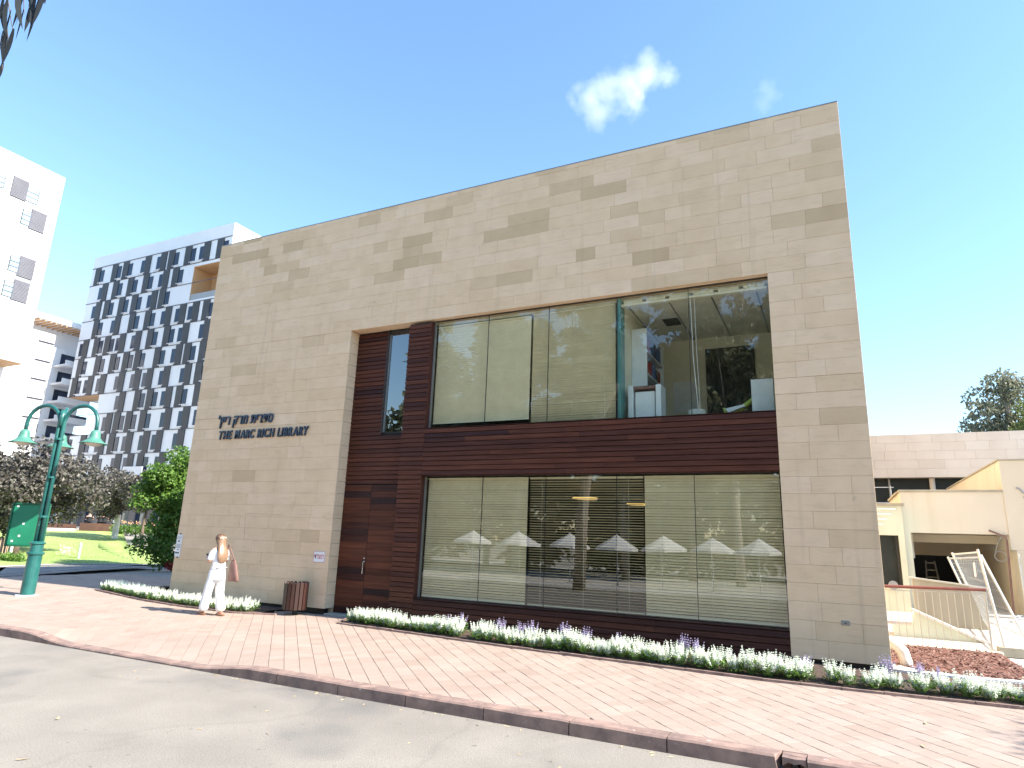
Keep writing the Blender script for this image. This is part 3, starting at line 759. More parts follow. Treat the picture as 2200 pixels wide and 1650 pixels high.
# --- glazing
def panes(xs, z0, z1):
    for a, b in zip(xs, xs[1:]):
        MB().box(a + .004, b - .004, GY, GY + .012, z0, z1).build('glass_pane', 'glass', lib)
    for x_ in xs[1:-1]:
        MB().box(x_ - .004, x_ + .004, GY - .002, GY + .02, z0, z1).build('pane_joint', 'frame_dark', lib)
panes([CX1 + .004, -6.153, -4.794, -3.40, -2.07, OX1 - .004], 3.945, 6.30)
panes([CX1 + .004, -6.125, -4.783, -3.417, -2.066, OX1 - .004], .593, 2.952)
MB().box(CX1 + .002, OX1 - .004, GY - .01, GY + .05, 6.301, 6.318).build('head_frame', 'frame_dark', lib)
MB().box(CX1 + .002, CX1 + .03, GY - .004, GY + .05, .593, 2.95).box(CX1 + .002, CX1 + .03, GY - .004, GY + .05, 3.945, 6.3).build('side_frame', 'frame_metal', lib)
# --- rooms behind the glass
rm = MB()
rm.box(-9.0, LX1 - .31, .62, 9.0, 3.05, 3.42)                      # slab between floors
rm.build('floor_slab', 'carpet', lib)
up_room = MB().box(-3.46, -3.36, .40, 3.2, 3.42, 6.25).box(-3.35, LX1 - .32, 3.08, 3.18, 3.42, 6.25).box(-.30, -.2, .62, 3.07, 3.42, 6.25)
up_room.build('room_partition', 'plaster_in', lib)
MB().box(-8.0, -.2, .30, 9, 6.25, 6.31).build('upper_ceiling', 'ceiling_in', lib)
for i in range(4):
    MB().box(-3.30 + i * .78, -3.28 + i * .78, .4, 3.07, 6.235, 6.251).build('ceiling_rail', 'frame_metal', lib)
MB().box(-2.85, -2.55, 1.5, 1.9, 6.225, 6.249).build('ceiling_vent', 'dark_in', lib)
mb = MB().box(-3.36, -.75, .20, .30, 6.13, 6.17)
for i in range(6): mb.box(-3.28 + i * .43, -2.93 + i * .43, .22, .26, 6.18, 6.24)
mb.build('blind_housing', 'plaster_in', lib)
MB().box(-3.41, -3.33, GY + .02, .42, 3.945, 6.28).build('glass_fin', 'glass_edge', lib)
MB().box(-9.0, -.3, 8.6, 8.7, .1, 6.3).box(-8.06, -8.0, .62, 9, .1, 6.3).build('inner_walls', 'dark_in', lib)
MB().box(-8.0, -.3, .35, 9, 0.0, .1).build('ground_floor', 'carpet', lib)
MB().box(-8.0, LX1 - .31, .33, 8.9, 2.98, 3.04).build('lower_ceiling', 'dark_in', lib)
# furniture seen through the clear panes
t = thing('bookcase', (-3.2, 1.5, 3.42), 'tall white bookcase with files behind the upstairs window', 'bookcase')
MB().cbox(-3.345, -3.05, .98, 1.01, 3.42, 5.92, .004).build('side_panel', 'white_furn', t); MB().cbox(-3.345, -3.05, 2.37, 2.40, 3.42, 5.92, .004).build('side_panel', 'white_furn', t)
MB().box(-3.355, -3.346, .98, 2.4, 3.42, 5.92).build('back_panel', 'white_furn', t)
for z_ in (3.5, 4.0, 4.5, 5.0, 5.45, 5.88): MB().box(-3.345, -3.06, 1.012, 2.368, z_, z_ + .025).build('shelf', 'white_furn', t)
for i in range(30):
    z_ = (3.53, 4.03, 4.53, 5.03, 5.48)[i % 5]; y_ = 1.06 + (i // 5) * .21
    MB().box(-3.33, -3.08 - rnd.uniform(0, .05), y_, y_ + .15, z_, z_ + rnd.uniform(.25, .36)).build('book', rnd.choice(('book_red', 'book_blue', 'white_furn', 'dark')), t)
t = thing('low_cabinet', (-2.95, .6, 3.42), 'low white cabinet with brown top at the upstairs glass', 'cabinet')
MB().cbox(-3.26, -3.165, .36, .75, 3.42, 4.62, .01).build('side_panel', 'white_furn', t); MB().cbox(-2.745, -2.645, .36, .75, 3.42, 4.61, .01).build('side_panel', 'white_furn', t)
MB().cbox(-3.14, -2.77, .42, .75, 3.42, 4.50, .01).build('front_panel', 'white_furn', t); MB().cbox(-3.163, -2.747, .38, .75, 4.54, 4.60, .008).build('cabinet_top', 'bag', t)
one('lamp_base', 'small round pale lampshade standing low on the upstairs sill', 'lamp', MB().lathe([(.17, 0), (.17, .1), (.15, .19), (.10, .2)], (-2.05, .55, 3.93), 16), 'lamp_glass', smooth=True)
t = thing('toy_aeroplane', (-1.35, .6, 3.95), 'yellow green model aeroplane behind the upstairs glass', 'model')
MB().tube([(-1.55, .6, 4.02), (-1.3, .6, 4.12), (-1.02, .62, 4.33), (-.98, .62, 4.38)], [.015, .05, .045, .02], 8).build('fuselage', 'yellow', t, smooth=True)
MB().poly([(-1.5, 4.03), (-1.22, 4.13), (-1.25, 4.16), (-1.56, 4.1)], 1, .45, .8).build('wing', 'white_furn', t)
MB().poly([(-1.58, 4.02), (-1.5, 4.0), (-1.52, 4.13), (-1.62, 4.15)], 1, .595, .61).build('tail_fin', 'yellow', t)
t = thing('wall_screen', (-1.76, 3.05, 4.45), 'large black framed screen on the back wall upstairs', 'screen')
MB().cbox(-2.27, -1.26, 3.0, 3.06, 4.45, 5.98, .01).build('casing', 'dark', t); MB().box(-2.22, -1.31, 2.992, 3.0, 4.50, 5.93).build('screen_face', 'frame_dark', t)
one('whiteboard', 'white board leaning in the right corner of the upstairs window', 'board', MB().cbox(-1.11, -.75, .42, .46, 3.93, 4.58, .006), 'white_furn')
one('wall_poster', 'pale notice pinned on the upstairs back wall beside the bookcase', 'poster', MB().box(-3.0, -2.5, 3.06, 3.075, 4.6, 5.3), 'paper')
one('blind_cord', 'hanging white blind cord behind the upstairs clear pane', 'cord', MB().tube([(-2.05, .24, 6.15), (-2.03, .24, 5.0), (-1.97, .25, 4.0)], .006, 5).tube([(-1.98, .24, 6.15), (-1.97, .24, 5.2), (-1.94, .25, 4.05)], .004, 5), 'paper')
for (lx, ly, label) in ((-5.1, 3.2, 'left'), (-4.4, 5.2, 'middle'), (-3.5, 4.2, 'right')):
    t = thing('ceiling_lamp', (lx, ly, 2.70), 'warm glowing ceiling lamp in the dark ground floor room, the %s one' % label, 'lamp', 'glowing ceiling lamps downstairs')
    MB().lathe([(.28, 0), (.30, .02), (.28, .04)], (lx, ly, 2.72), 20).build('lamp_disc', 'lampglow', t)
    MB().tube([(lx, ly, 2.77), (lx, ly, 2.98)], .012, 6).build('lamp_rod', 'frame_metal', t)
one('projector_box', 'grey air unit hanging from the dark ground floor ceiling', 'air unit', MB().cbox(-4.2, -3.0, 3.2, 3.6, 2.66, 2.86, .02), 'board_grey')
# --- venetian blinds
def blind(x0, x1, z0, z1, y, tilt, label, pitch=0.046, sw=0.052):
    t = thing('venetian_blind', ((x0 + x1) / 2, y, z0), label, 'blind', 'venetian blinds in the library windows')
    mb = MB(); z_ = z0 + .03; c, s_ = math.cos(tilt), math.sin(tilt)
    while z_ < z1 - .03:
        tl = tilt + rnd.gauss(0, .03); c, s_ = math.cos(tl), math.sin(tl); dzz = rnd.uniform(-.0015, .0015); sag = rnd.uniform(-.002, .002)
        pr = []
        for k in (-1, 0, 1):        # outer edge (towards the street) hangs lower
            a = k * sw / 2; bow = .004 * (1 - k * k)
            pr.append((y + a * c - bow * s_, z_ + a * s_ + bow * c + dzz))
        vs = [(x0, p[0], p[1]) for p in pr] + [(x1, p[0], p[1] + sag) for p in pr]
        mb.add(vs, [(0, 3, 4, 1), (1, 4, 5, 2)]); z_ += pitch
    mb.build('blind_slats', 'blind', t, kind='stuff')
    MB().box(x0, x1, y - .025, y + .025, z1 - .03, z1).build('head_rail', 'blind', t)
    MB().box(x0, x1, y - .012, y + .012, z0, z0 + .02).build('bottom_rail', 'blind', t)
    for f_ in (.12, .5, .88):
        xx = x0 + (x1 - x0) * f_; MB().box(xx - .002, xx + .002, y - .03, y - .028, z0, z1).build('ladder_cord', 'plaster_in', t)
blind(-7.44, -5.22, 4.06, 6.20, .25, -R(62), 'closed pale blind at the left of the upstairs window, ending above the sill')
blind(-5.18, -3.46, 3.95, 6.22, .26, -R(42), 'half open blind in the middle of the upstairs window')
blind(-7.44, -5.19, .61, 2.93, .25, -R(52), 'beige half open blind at the left of the ground floor window')
blind(-5.16, -2.97, .61, 2.93, .29, -R(16), 'wide open blind in the middle of the ground floor window')
blind(-2.94, -.74, .61, 2.93, .25, -R(52), 'beige half open blind at the right of the ground floor window')

# --- lettering and notices on the stone
def glyph(ch, size=1.0, ext=0.1, off=0.0, shear=0.0):
    cu = bpy.data.curves.new('g', 'FONT'); cu.body = ch; cu.size = size; cu.extrude = ext; cu.offset = off; cu.shear = shear; cu.resolution_u = 4
    ob = bpy.data.objects.new('g', cu); col.objects.link(ob)
    dg = bpy.context.evaluated_depsgraph_get(); dg.update()
    me = bpy.data.meshes.new_from_object(ob.evaluated_get(dg))
    bpy.data.objects.remove(ob, do_unlink=True)
    return me
def write(parent, text, x0, x1, zb, h, m, y, depth, bold=0.02, shear=0.15, name='letter', gap=0.10, space=0.45):
    """lay the characters out one by one between x0 and x1 on the wall plane, baseline zb, cap height h"""
    gl = []; cur = 0.0
    for ch in text:
        if ch == ' ': cur += space; continue
        me = glyph(ch, 1.0, 0.5, bold, shear); v_ = np.array([q.co[:] for q in me.vertices])
        if len(v_) == 0: continue
        mn, mx = v_[:, 0].min(), v_[:, 0].max(); gl.append((me, v_, cur - mn)); cur += mx - mn + gap
    tot = cur - gap; sx = (x1 - x0) / tot
    ref = 0.70
    for me, v_, o_ in gl:
        q = np.empty_like(v_)
        q[:, 0] = x0 + (v_[:, 0] + o_) * sx; q[:, 2] = zb + v_[:, 1] * h / ref; q[:, 1] = y - (v_[:, 2] + .5) * depth
        off = ORG.get(parent.name, (0, 0, 0))
        me.vertices.foreach_set('co', (q - np.array(off)).ravel()); me.materials.clear(); me.materials.append(M[m]); me.update()
        o = bpy.data.objects.new(name, me); col.objects.link(o); o.parent = parent
sg = thing('library_sign', (-12.1, -.02, 3.9), 'raised dark blue lettering in Hebrew and English on the stone wall', 'sign')
write(sg, 'THE MARC RICH LIBRARY', -13.53, -10.62, 3.915, .205, 'letters', -.012, .035, bold=.022, gap=.11, space=.38)
write(sg, "'\u05e5\u05d9\u05e8 \u05e7\u05e8\u05de \u05ea\u05d9\u05e8\u05e4\u05e1", -13.62, -11.78, 4.275, .235, 'letters', -.012, .035, bold=.02, gap=.08, space=.32)
t = thing('shelter_sign', (-9.94, -.01, 1.14), 'small white sign with red Hebrew lettering beside the entrance', 'sign')
MB().cbox(-10.10, -9.78, -.014, -.004, 1.14, 1.375, .002).build('sign_plate', 'paper', t)
mb = MB()
for q in ((-10.095, -9.785, 1.145, 1.150), (-10.095, -9.785, 1.365, 1.370), (-10.095, -10.09, 1.15, 1.365), (-9.79, -9.785, 1.15, 1.365)): mb.box(q[0], q[1], -.0165, -.0145, q[2], q[3])
mb.build('sign_border', 'red_ink', t)
write(t, '\u05d3"\u05de\u05de\u05dc', -10.07, -9.81, 1.215, .10, 'red_ink', -.0145, .003, bold=.0, shear=0)
t = thing('direction_notice', (-14.43, -.01, 1.06), 'narrow white notice with black arrow on the corner of the stone wall', 'notice')
MB().cbox(-14.52, -14.33, -.012, -.004, 1.07, 1.60, .001).build('notice_sheet', 'paper', t)
mb = MB()
for i, z_ in enumerate((1.56, 1.53, 1.50, 1.37, 1.35, 1.33, 1.31, 1.29)): mb.box(-14.50, -14.36 + .01 * (i % 2), -.0145, -.0125, z_ - .006, z_)
mb.box(-14.46, -14.40, -.0145, -.0125, 1.425, 1.455).box(-14.44, -14.41, -.0145, -.0125, 1.225, 1.255)
mb.box(-14.48, -14.37, -.0145, -.0125, 1.15, 1.18).poly([(-14.51, 1.165), (-14.475, 1.14), (-14.475, 1.19)], 1, -.0145, -.0125)
mb.build('notice_print', 'ink', t)
for z_ in (1.60, 1.045): MB().box(-14.43, -14.39, -.016, -.004, z_, z_ + .03).build('tape', 'ink', t)
t = thing('wall_socket', (.045, -.01, .72), 'small grey metal socket cover low on the right stone pier', 'socket')
MB().cbox(-.012, .10, -.012, .0, .722, .786, .004).build('cover_plate', 'frame_metal', t); MB().box(.03, .06, -.015, -.0115, .745, .758).build('latch', 'dark', t)
# faint scratches left by an old sign board
sc_ = MB()
for (a, b) in (((527, 1103), (607, 1106)), ((640, 1106), (668, 1106)), ((695, 1108), (706, 1118)), ((528, 1105), (524, 1160)), ((545, 1161), (552, 1161)), ((595, 1163), (601, 1163))):
    p, q = ony(*a, 0), ony(*b, 0); sc_.tube([(p[0], -.001, p[2]), (q[0], -.001, q[2])], .0022, 4)
sc_.build('sign_scar', 'mortar', lib)

# ================================================================== FAR BUILDINGS (left)
# ---- tower with dark shutters, its front parallel to the library's
TY, TX0, TX1, TZ1 = 50.0, -112.9, -78.4, 47.2
tw = thing('shutter_tower', (-95, TY, 1.3), 'tall white tower block with a chequered pattern of dark shutters', 'building')
FH = 3.267; TOPR = 45.05
L1 = (-86.2, TX1 - .6, 35.6, 41.2)               # orange lined loggia (x0,x1,z0,z1)
c2 = ony(137, 863, TY); c3 = ony(198, 930, TY)
L2 = (TX0, c3[0], TOPR - 9 * FH, TOPR - 7 * FH)
D = 3.4
mb = MB().box(TX0 + (L2[1] - L2[0]), TX1, TY + D, TY + 22, 1.2, TZ1 - .3)
mb.box(TX0, TX0 + (L2[1] - L2[0]), TY + D, TY + 22, 1.2, L2[2]).box(TX0, TX0 + (L2[1] - L2[0]), TY + D, TY + 22, L2[3], TZ1 - .3)
mb.box(TX0, L1[0], TY, TY + D, L2[3], TZ1).box(L2[1], L1[0], TY, TY + D, L2[2], L2[3]).box(TX0, TX1, TY, TY + D, TOPR - 11 * FH, L2[2])
mb.box(L1[0], TX1, TY, TY + D, L1[3], TZ1).box(L1[0], TX1, TY, TY + D, L2[2], L1[2]).box(L1[1], TX1, TY, TY + D, L1[2], L1[3])
mb.box(TX0, TX1, TY + D, TY + 22, TZ1 - .3, TZ1)
mb.build('tower_wall', 'white_tower', tw)
lg = MB().box(L1[0] + .02, L1[1] - .02, TY + D - .05, TY + D - .01, L1[2], L1[3]).box(L1[0] + .005, L1[0] + .05, TY + .05, TY + D - .05, L1[2], L1[3]).box(L1[0] + .05, L1[1], TY + .05, TY + D - .06, L1[3] - .05, L1[3] - .005)
lgo = lg.build('loggia_lining', 'loggia_wood', tw)
MB().box(L1[0], L1[1], TY + .1, TY + .2, L1[2], L1[2] + 1.0).build('loggia_parapet', 'board_grey', lgo)
lg = MB().box(TX0 + .02, L2[1] - .02, TY + .05, TY + D - .05, L2[3] - .06, L2[3] - .005).build('corner_soffit', 'loggia_wood', tw)
shut_me = MB().box(-.72, .72, -.14, 0, 0.02, FH - .12).mesh('shutter', 'shutter_dark')
win_me = MB().box(-.48, .48, -.05, 0, 0, 2.25).mesh('window', 'frame_dark')
pane_me = MB().box(-.40, .0 - .02, -.06, -.05, .08, 2.17).box(.02, .40, -.06, -.05, .08, 2.17).mesh('pane', 'far_glass')
sill_me = MB().box(-.75, .75, -.16, 0, -.1, 0).mesh('sill', 'white_wall')
rt_ = random.Random(4)
for r_ in range(11):
    zf = TOPR - (r_ + 1) * FH
    MB().box(TX0, TX1, TY - .10, TY, zf + FH - .09, zf + FH - .01).build('floor_ledge', 'far_line', tw)
    x = TX0 + rt_.uniform(.4, 3.6)
    while x < TX1 - 1.6:
        left = rt_.random() < .5
        sx, wx = (x + .72, x + .72 + 1.21) if left else (x + .48 + 1.21, x + .48)
        x += rt_.choice((2.9, 3.3, 3.9, 4.7))
        if max(sx, wx) + .7 > TX1: continue
        inl = lambda L, xx: L[0] - .8 < xx < L[1] + .8 and L[2] - FH * .9 < zf < L[3] - .2
        if inl(L1, sx) or inl(L1, wx) or inl(L2, sx) or inl(L2, wx): continue
        link_mesh('shutter', shut_me, tw, (sx, TY, zf))
        w_ = link_mesh('window', win_me, tw, (wx, TY, zf + .35))
        p_ = link_mesh('pane', pane_me, w_); p_.location = (0, 0, 0)
        s_ = link_mesh('sill', sill_me, w_); s_.location = (0, 0, 0)
# ground floor lobby
MB().box(TX0 + .5, TX1, TY + 2.5, TY + 2.6, 1.2, 9.1).build('lobby_glazing', 'far_glass', tw)
MB().box(TX0, TX1, TY - .3, TY + 2.5, 8.4, 9.1).build('lobby_canopy', 'board_grey', tw)
for i in range(9):
    x = TX0 + 1.5 + i * 4.1
    MB().box(x, x + .55, TY + 1.2, TY + 1.8, 1.2, 8.4).build('lobby_column', 'concrete_wall', tw)
MB().box(TX0 - 4, TX1 + 3, TY - 3.5, TY + 2.4, .9, 1.42).build('lobby_floor', 'concrete', tw)
MB().box(-94.2, -89.8, TY - .5, TY - .3, 7.9, 10.3).build('white_banner', 'white_wall', tw)  # plain panel in the white wall colour
MB().lathe([(.35, 0), (.5, .5), (.35, 1.0)], (TX1 - 2.2, TY + 6, TZ1), 14).build('roof_vent', 'white_tower', tw)

# ---- white block at far left: upper volume over a shaded recess, face looks along +X
WX = -88.0
pw = [onx(141, 383, WX), onx(75, 660, WX)]
WY1 = pw[0][1]; WZ1 = pw[0][2]; WZ0 = onx(22, 775, WX)[2]
wb = thing('white_block', (WX - 6, WY1 - 12, .6), 'bright white apartment block with grey louvres cut by the left edge', 'building')
MB().box(WX - 14, WX, WY1 - 30, WY1, WZ0, WZ1).box(WX - 14, WX - 4.5, WY1 - 30, WY1, .3, WZ0 - .02).build('block_wall', 'white_wall', wb)
MB().box(WX - 4.4, WX - .1, WY1 - 29.9, WY1 - .1, WZ0 - .08, WZ0 - .005).build('overhang_soffit', 'loggia_wood', wb)
for py in (420, 466, 515, 562, 612, 662, 716):
    px = 141 - (py - 383) * .24; z_ = onx(px, py, WX)[2]
    MB().box(WX, WX + .03, WY1 - 29, WY1 - .02, z_ - .05, z_ + .05).build('floor_joint', 'far_line', wb)
def zq(x, y): return onx(x / 3.3, 300 + y / 3.3, WX)
louv = [((88, 255), (190, 440)), ((222, 490), (310, 670)), ((145, 820), (225, 1000)), ((100, 985), (185, 1165))]
wins = [((195, 340), (262, 455)), ((172, 500), (225, 620)), ((82, 830), (140, 945)), ((38, 1005), (98, 1118)), ((-40, 220), (12, 330))]
def facepatch(a, b):
    p, q = zq(*a), zq(*b); y0 = min(p[1], q[1]); 
    return y0, max(p[1], q[1])
for (a, b) in louv:
    m_ = ((a[0] + b[0]) / 2, (a[1] + b[1]) / 2); c = zq(*m_)
    W_ = 1.8; H_ = 2.7
    lo = MB().box(WX, WX + .06, c[1] - W_ / 2, c[1] + W_ / 2, c[2] - H_ / 2, c[2] + H_ / 2).build('louvre_panel', 'far_line', wb)
    me_ = None
    for i in range(16):
        z_ = c[2] - H_ / 2 + .05 + i * (H_ - .1) / 16
        MB().box(WX + .06, WX + .16, c[1] - W_ / 2 + .03, c[1] + W_ / 2 - .03, z_, z_ + .11).build('slat', 'shutter_grey', lo)
for (a, b) in wins:
    m_ = ((a[0] + b[0]) / 2, (a[1] + b[1]) / 2); c = zq(*m_)
    W_, H_ = 1.55, 2.0
    wo = MB().box(WX, WX + .05, c[1] - W_ / 2, c[1] + W_ / 2, c[2] - H_ / 2, c[2] + H_ / 2).build('window', 'frame_dark', wb)
    for k in range(3): MB().box(WX + .05, WX + .07, c[1] - W_ / 2 + .1, c[1] + W_ / 2 - .1, c[2] - H_ / 2 + .08 + k * .64, c[2] - H_ / 2 + .62 + k * .64).build('pane', 'pale_glass', wo)
for i, z_ in enumerate((WZ0 - 4.5, WZ0 - 8.5, WZ0 - 12.5)):
    for yy in (WY1 - 2.2, WY1 - 5.4):
        wo = MB().box(WX - 4.5, WX - 4.44, yy - .7, yy + .7, z_, z_ + 2.6).build('window', 'frame_dark', wb); MB().box(WX - 4.44, WX - 4.42, yy - .6, yy + .6, z_ + .1, z_ + 2.5).build('pane', 'far_glass', wo)
    MB().box(WX - 4.5, WX - 1.4, WY1 - 10, WY1 - 3.8, z_ - .5, z_ - .2).build('balcony', 'white_wall', wb)
    MB().box(WX - 1.44, WX - 1.4, WY1 - 10, WY1 - 3.8, z_ - .2, z_ + .85).build('balcony_glass', 'far_glass', wb)

# ---- apartment house with stacked balconies between the two
AX = -115.0
pa = [onx(48, 652, AX), onx(172, 696, AX)]
AY0, AY1, AZ1 = pa[0][1] - 6, pa[1][1] + 4, pa[1][2]
ab = thing('balcony_apartments', (AX - 6, AY0 + 8, 1), 'white apartment house with stacked balconies and roof pergola beside the tower', 'building')
ysp = onx(112, 760, AX)[1]
MB().box(AX - 14, AX, AY0, ysp, .5, AZ1 - 3.1).box(AX - 14, AX - 3, ysp, AY1, .5, AZ1 - 4.4).box(AX - 14, AX - 4.5, AY0, AY1, AZ1 - 4.4, AZ1 - .02).box(AX - 14, AX, AY0, AY1, AZ1 - .9, AZ1).build('apartment_wall', 'white_wall', ab)
for i in range(12):
    y_ = onx(85, 690, AX)[1] + i * .85
    MB().box(AX - 4.4, AX - .1, y_, y_ + .15, AZ1 - 1.2, AZ1 - .95).build('pergola_beam', 'loggia_wood', ab)
for i in range(9):
    z_ = AZ1 - 4.8 - i * 3.15
    c = onx(102 - i * 6.9, 722 + i * 32.5, AX)
    sh = MB().box(AX, AX + .1, c[1] - 1.15, c[1] + 1.15, z_ - 2.0, z_ + .05).build('roller_shutter', 'shutter_white', ab)
    MB().box(AX + .02, AX + .3, c[1] - 1.2, c[1] + 1.2, z_ + .05, z_ + .17).build('shutter_hood', 'far_line', sh)
    if i < 8:
        zb = z_ - 3.0
        bal = MB().box(AX - 3, AX + .3, ysp + 2.2, AY1, zb, zb + .35).box(AX + .1, AX + .3, ysp + 2.2, AY1, zb + .35, zb + 1.0).build('balcony', 'white_wall', ab)
        MB().box(AX + .18, AX + .24, ysp + 2.2, AY1, zb + 1.0, zb + 1.45).build('glass_rail', 'far_glass', bal)
        dr_ = MB().box(AX - 3, AX - 2.94, ysp + 3, ysp + 5.4, zb + .35, zb + 2.6).build('balcony_door', 'far_glass', ab)
        wd_ = MB().box(AX - 3.0, AX - 2.92, ysp + .4, ysp + 1.6, zb + 1.2, zb + 2.6).build('window', 'frame_dark', ab)
        MB().box(AX - 2.92, AX - 2.9, ysp + .5, ysp + 1.5, zb + 1.3, zb + 2.5).build('pane', 'far_glass', wd_)

# ================================================================== RIGHT SIDE: annex, ramp, railing, fence
# ---- ground of the side yard
def yard_z(x, y): return 0.11 + 0.42 * sm((y - 2.6) / 5.0)
sheet('yard_paving', 'concrete', lin(0.6, 16, .5), lin(1.0, 16, .5), lambda x, y: yard_z(x, y) - .02)
# mulch bed with loose chips
MBX = [(0.62, .05), (2.05, .05), (2.4, 1.25), (2.3, 2.4), (2.05, 3.02), (0.65, 3.0)]
mb = MB(); vs = []; xs = lin(.60, 2.35, .09); ys = lin(-.15, 3.05, .09)
for y in ys:
    for x in xs: vs.append((x, y, .13 + .05 * sm((y) / .8) + rnd.uniform(-.015, .02)))
mb.add(vs, [(j * len(xs) + i, j * len(xs) + i + 1, (j + 1) * len(xs) + i + 1, (j + 1) * len(xs) + i) for j in range(len(ys) - 1) for i in range(len(xs) - 1)])
mo = struct(mb.build('mulch_bed', 'mulch', smooth=True))
mb = MB()
for i in range(2600):
    x, y = rnd.uniform(.64, 2.33), rnd.uniform(.1, 3.0); z_ = .145 + .05 * sm(y / .8); a = rnd.uniform(0, 6.3); L = rnd.uniform(.015, .045); W_ = rnd.uniform(.006, .014); ti = rnd.uniform(-.5, .5)
    ca, sa = math.cos(a), math.sin(a)
    q = [(-L, -W_), (L, -W_), (L, W_), (-L, W_)]
    mb.add([(x + ca * u - sa * v_, y + sa * u + ca * v_, z_ + .012 + ti * u) for u, v_ in q], [(0, 1, 2, 3)], tone=rnd.random())
mb.build('mulch_chips', 'mulch_chip', mo, kind='stuff')
one('cable_duct', 'pale curved duct stub rising at the right corner of the library', 'duct', MB().tube([(.80, .62, .08), (.80, .62, .22), (.77, .62, .36), (.70, .62, .44), (.58, .62, .47)], [.085, .085, .082, .08, .08], 12), 'pvc', smooth=True)
one('concrete_haunch', 'white splashed concrete strip along the mulch bed beside the library corner', 'concrete', MB().poly([(.60, .10), (.9, .02), (1.5, .03), (2.2, .12), (2.3, .28), (1.6, .16), (1.0, .18), (.75, .42), (.62, .8)], 2, .12, .185), 'concrete_white')
# ---- ramp parapet with railing
t = thing('ramp_railing', (1.5, 3.2, .1), 'low cream wall with thin bar railing and brown handrail right of the library', 'railing')
MB().cbox(.70, 2.38, 3.05, 3.30, -.05, .155, .01).build('low_wall', 'cream', t)
MB().cbox(.70, 2.40, 3.02, 3.33, .157, .20, .008).build('wall_coping', 'cream2', t)
MB().tube([(.6, 3.17, 1.165), (2.29, 3.17, 1.195)], .028, 8).build('handrail', 'wood_rail', t)
MB().tube([(.6, 3.17, 1.10), (2.27, 3.17, 1.13)], .009, 6).build('rail_bar', 'steel_pale', t)
for i in range(15):
    x = .70 + i * .112; MB().tube([(x, 3.17, .2), (x, 3.17, 1.10 + .018 * (x - .6))], .0065, 5).build('baluster', 'steel_pale', t)
MB().cbox(2.255, 2.285, 3.155, 3.185, .19, 1.17, .003).build('end_post', 'steel_pale', t)
# ---- sloping ramp wall and retaining wall
p0, p1, p2 = ony(1965, 1310, 4.3), ony(2128, 1392, 4.3), ony(1965, 1380, 4.3)
one('ramp_wall', 'cream ramp side wall with sloping white coping behind the railing', 'wall', MB().poly([(.9, -.1), (p1[0] + .1, -.1), (p1[0] + .1, p1[2] - .03), (p0[0], p0[2] - .03), (p0[0] - .06, p0[2] - .3), (.9, p0[2] - .3)], 1, 4.30, 4.48), 'palegreen')
one('ramp_coping', 'pale sloping coping on the ramp side wall', 'coping', MB().poly([(p0[0] - .04, p0[2] - .028), (p1[0] + .14, p1[2] - .028), (p1[0] + .14, p1[2] + .02), (p0[0] - .04, p0[2] + .02)], 1, 4.25, 4.62), 'concrete_white')
q0, q1 = ony(1966, 1243, 5.4), ony(2118, 1266, 5.4); q2 = ony(2128, 1388, 5.4)
one('retaining_wall', 'streaked grey concrete retaining wall behind the ramp', 'wall', MB().poly([(q0[0] - .05, -.3), (q2[0], -.3), (q1[0], q1[2]), (q0[0] - .05, q0[2])], 1, 5.40, 5.58), 'concrete_wall')
one('retaining_coping', 'pale metal coping strip on the grey retaining wall', 'coping', MB().poly([(q0[0] - .1, q0[2] + .003), (q1[0] + .06, q1[2] + .003), (q1[0] + .06, q1[2] + .03), (q0[0] - .1, q0[2] + .035)], 1, 5.34, 5.66), 'steel_pale')
# ---- cream annex
AYF = 7.5
def A(px, py, Y=AYF): return ony(px, py, Y)
an = thing('cream_annex', (3, AYF, .4), 'cream rendered annex with an open dark entrance under a wide beam', 'building')
bl, br, bt = A(1930, 1058)[0], A(2154, 1055)[0], A(1990, 1057)[2]
bb = A(1960, 1144)[2]; pl_ = A(1968, 1250)[0]
mb = MB().box(bl + .03, br, AYF, AYF + .5, bb, bt)                     # beam
mb.box(bl + .03, pl_, AYF + .002, AYF + .5, -.3, bb)                    # left pier
mb.box(bl + .03, bl + .25, AYF + .5, AYF + 3.4, bb - .6, bt)            # left return
mb.build('entrance_beam', 'cream2', an)
MB().cbox(bl - .0, br, AYF - .03, AYF + .53, bt + .002, bt + .05, .006).box(bl - .02, bl + .28, AYF + .535, AYF + 3.4, bt + .002, bt + .045).build('beam_coping', 'concrete_wall', an)
tt_ = A(2147, 990)[2]; xo = A(2172, 1180)[0]
MB().box(br + .002, 14, AYF - .02, AYF + 8, A(2170, 1182)[2], tt_).box(xo + .1, 14, AYF - .018, AYF + 8, -.2, A(2170, 1182)[2] - .002).poly([(AYF + .52, bt + .06), (AYF + .52, tt_), (AYF + 7, tt_), (AYF + 7, bt + .06)], 0, br - .002, br + .002).build('corner_volume', 'cream2', an)
MB().cbox(br - .03, 14, AYF - .05, AYF + .2, tt_ + .002, tt_ + .04, .006).box(br - .03, br + .2, AYF + .21, AYF + 8, tt_ + .002, tt_ + .038).build('corner_coping', 'concrete_wall', an)
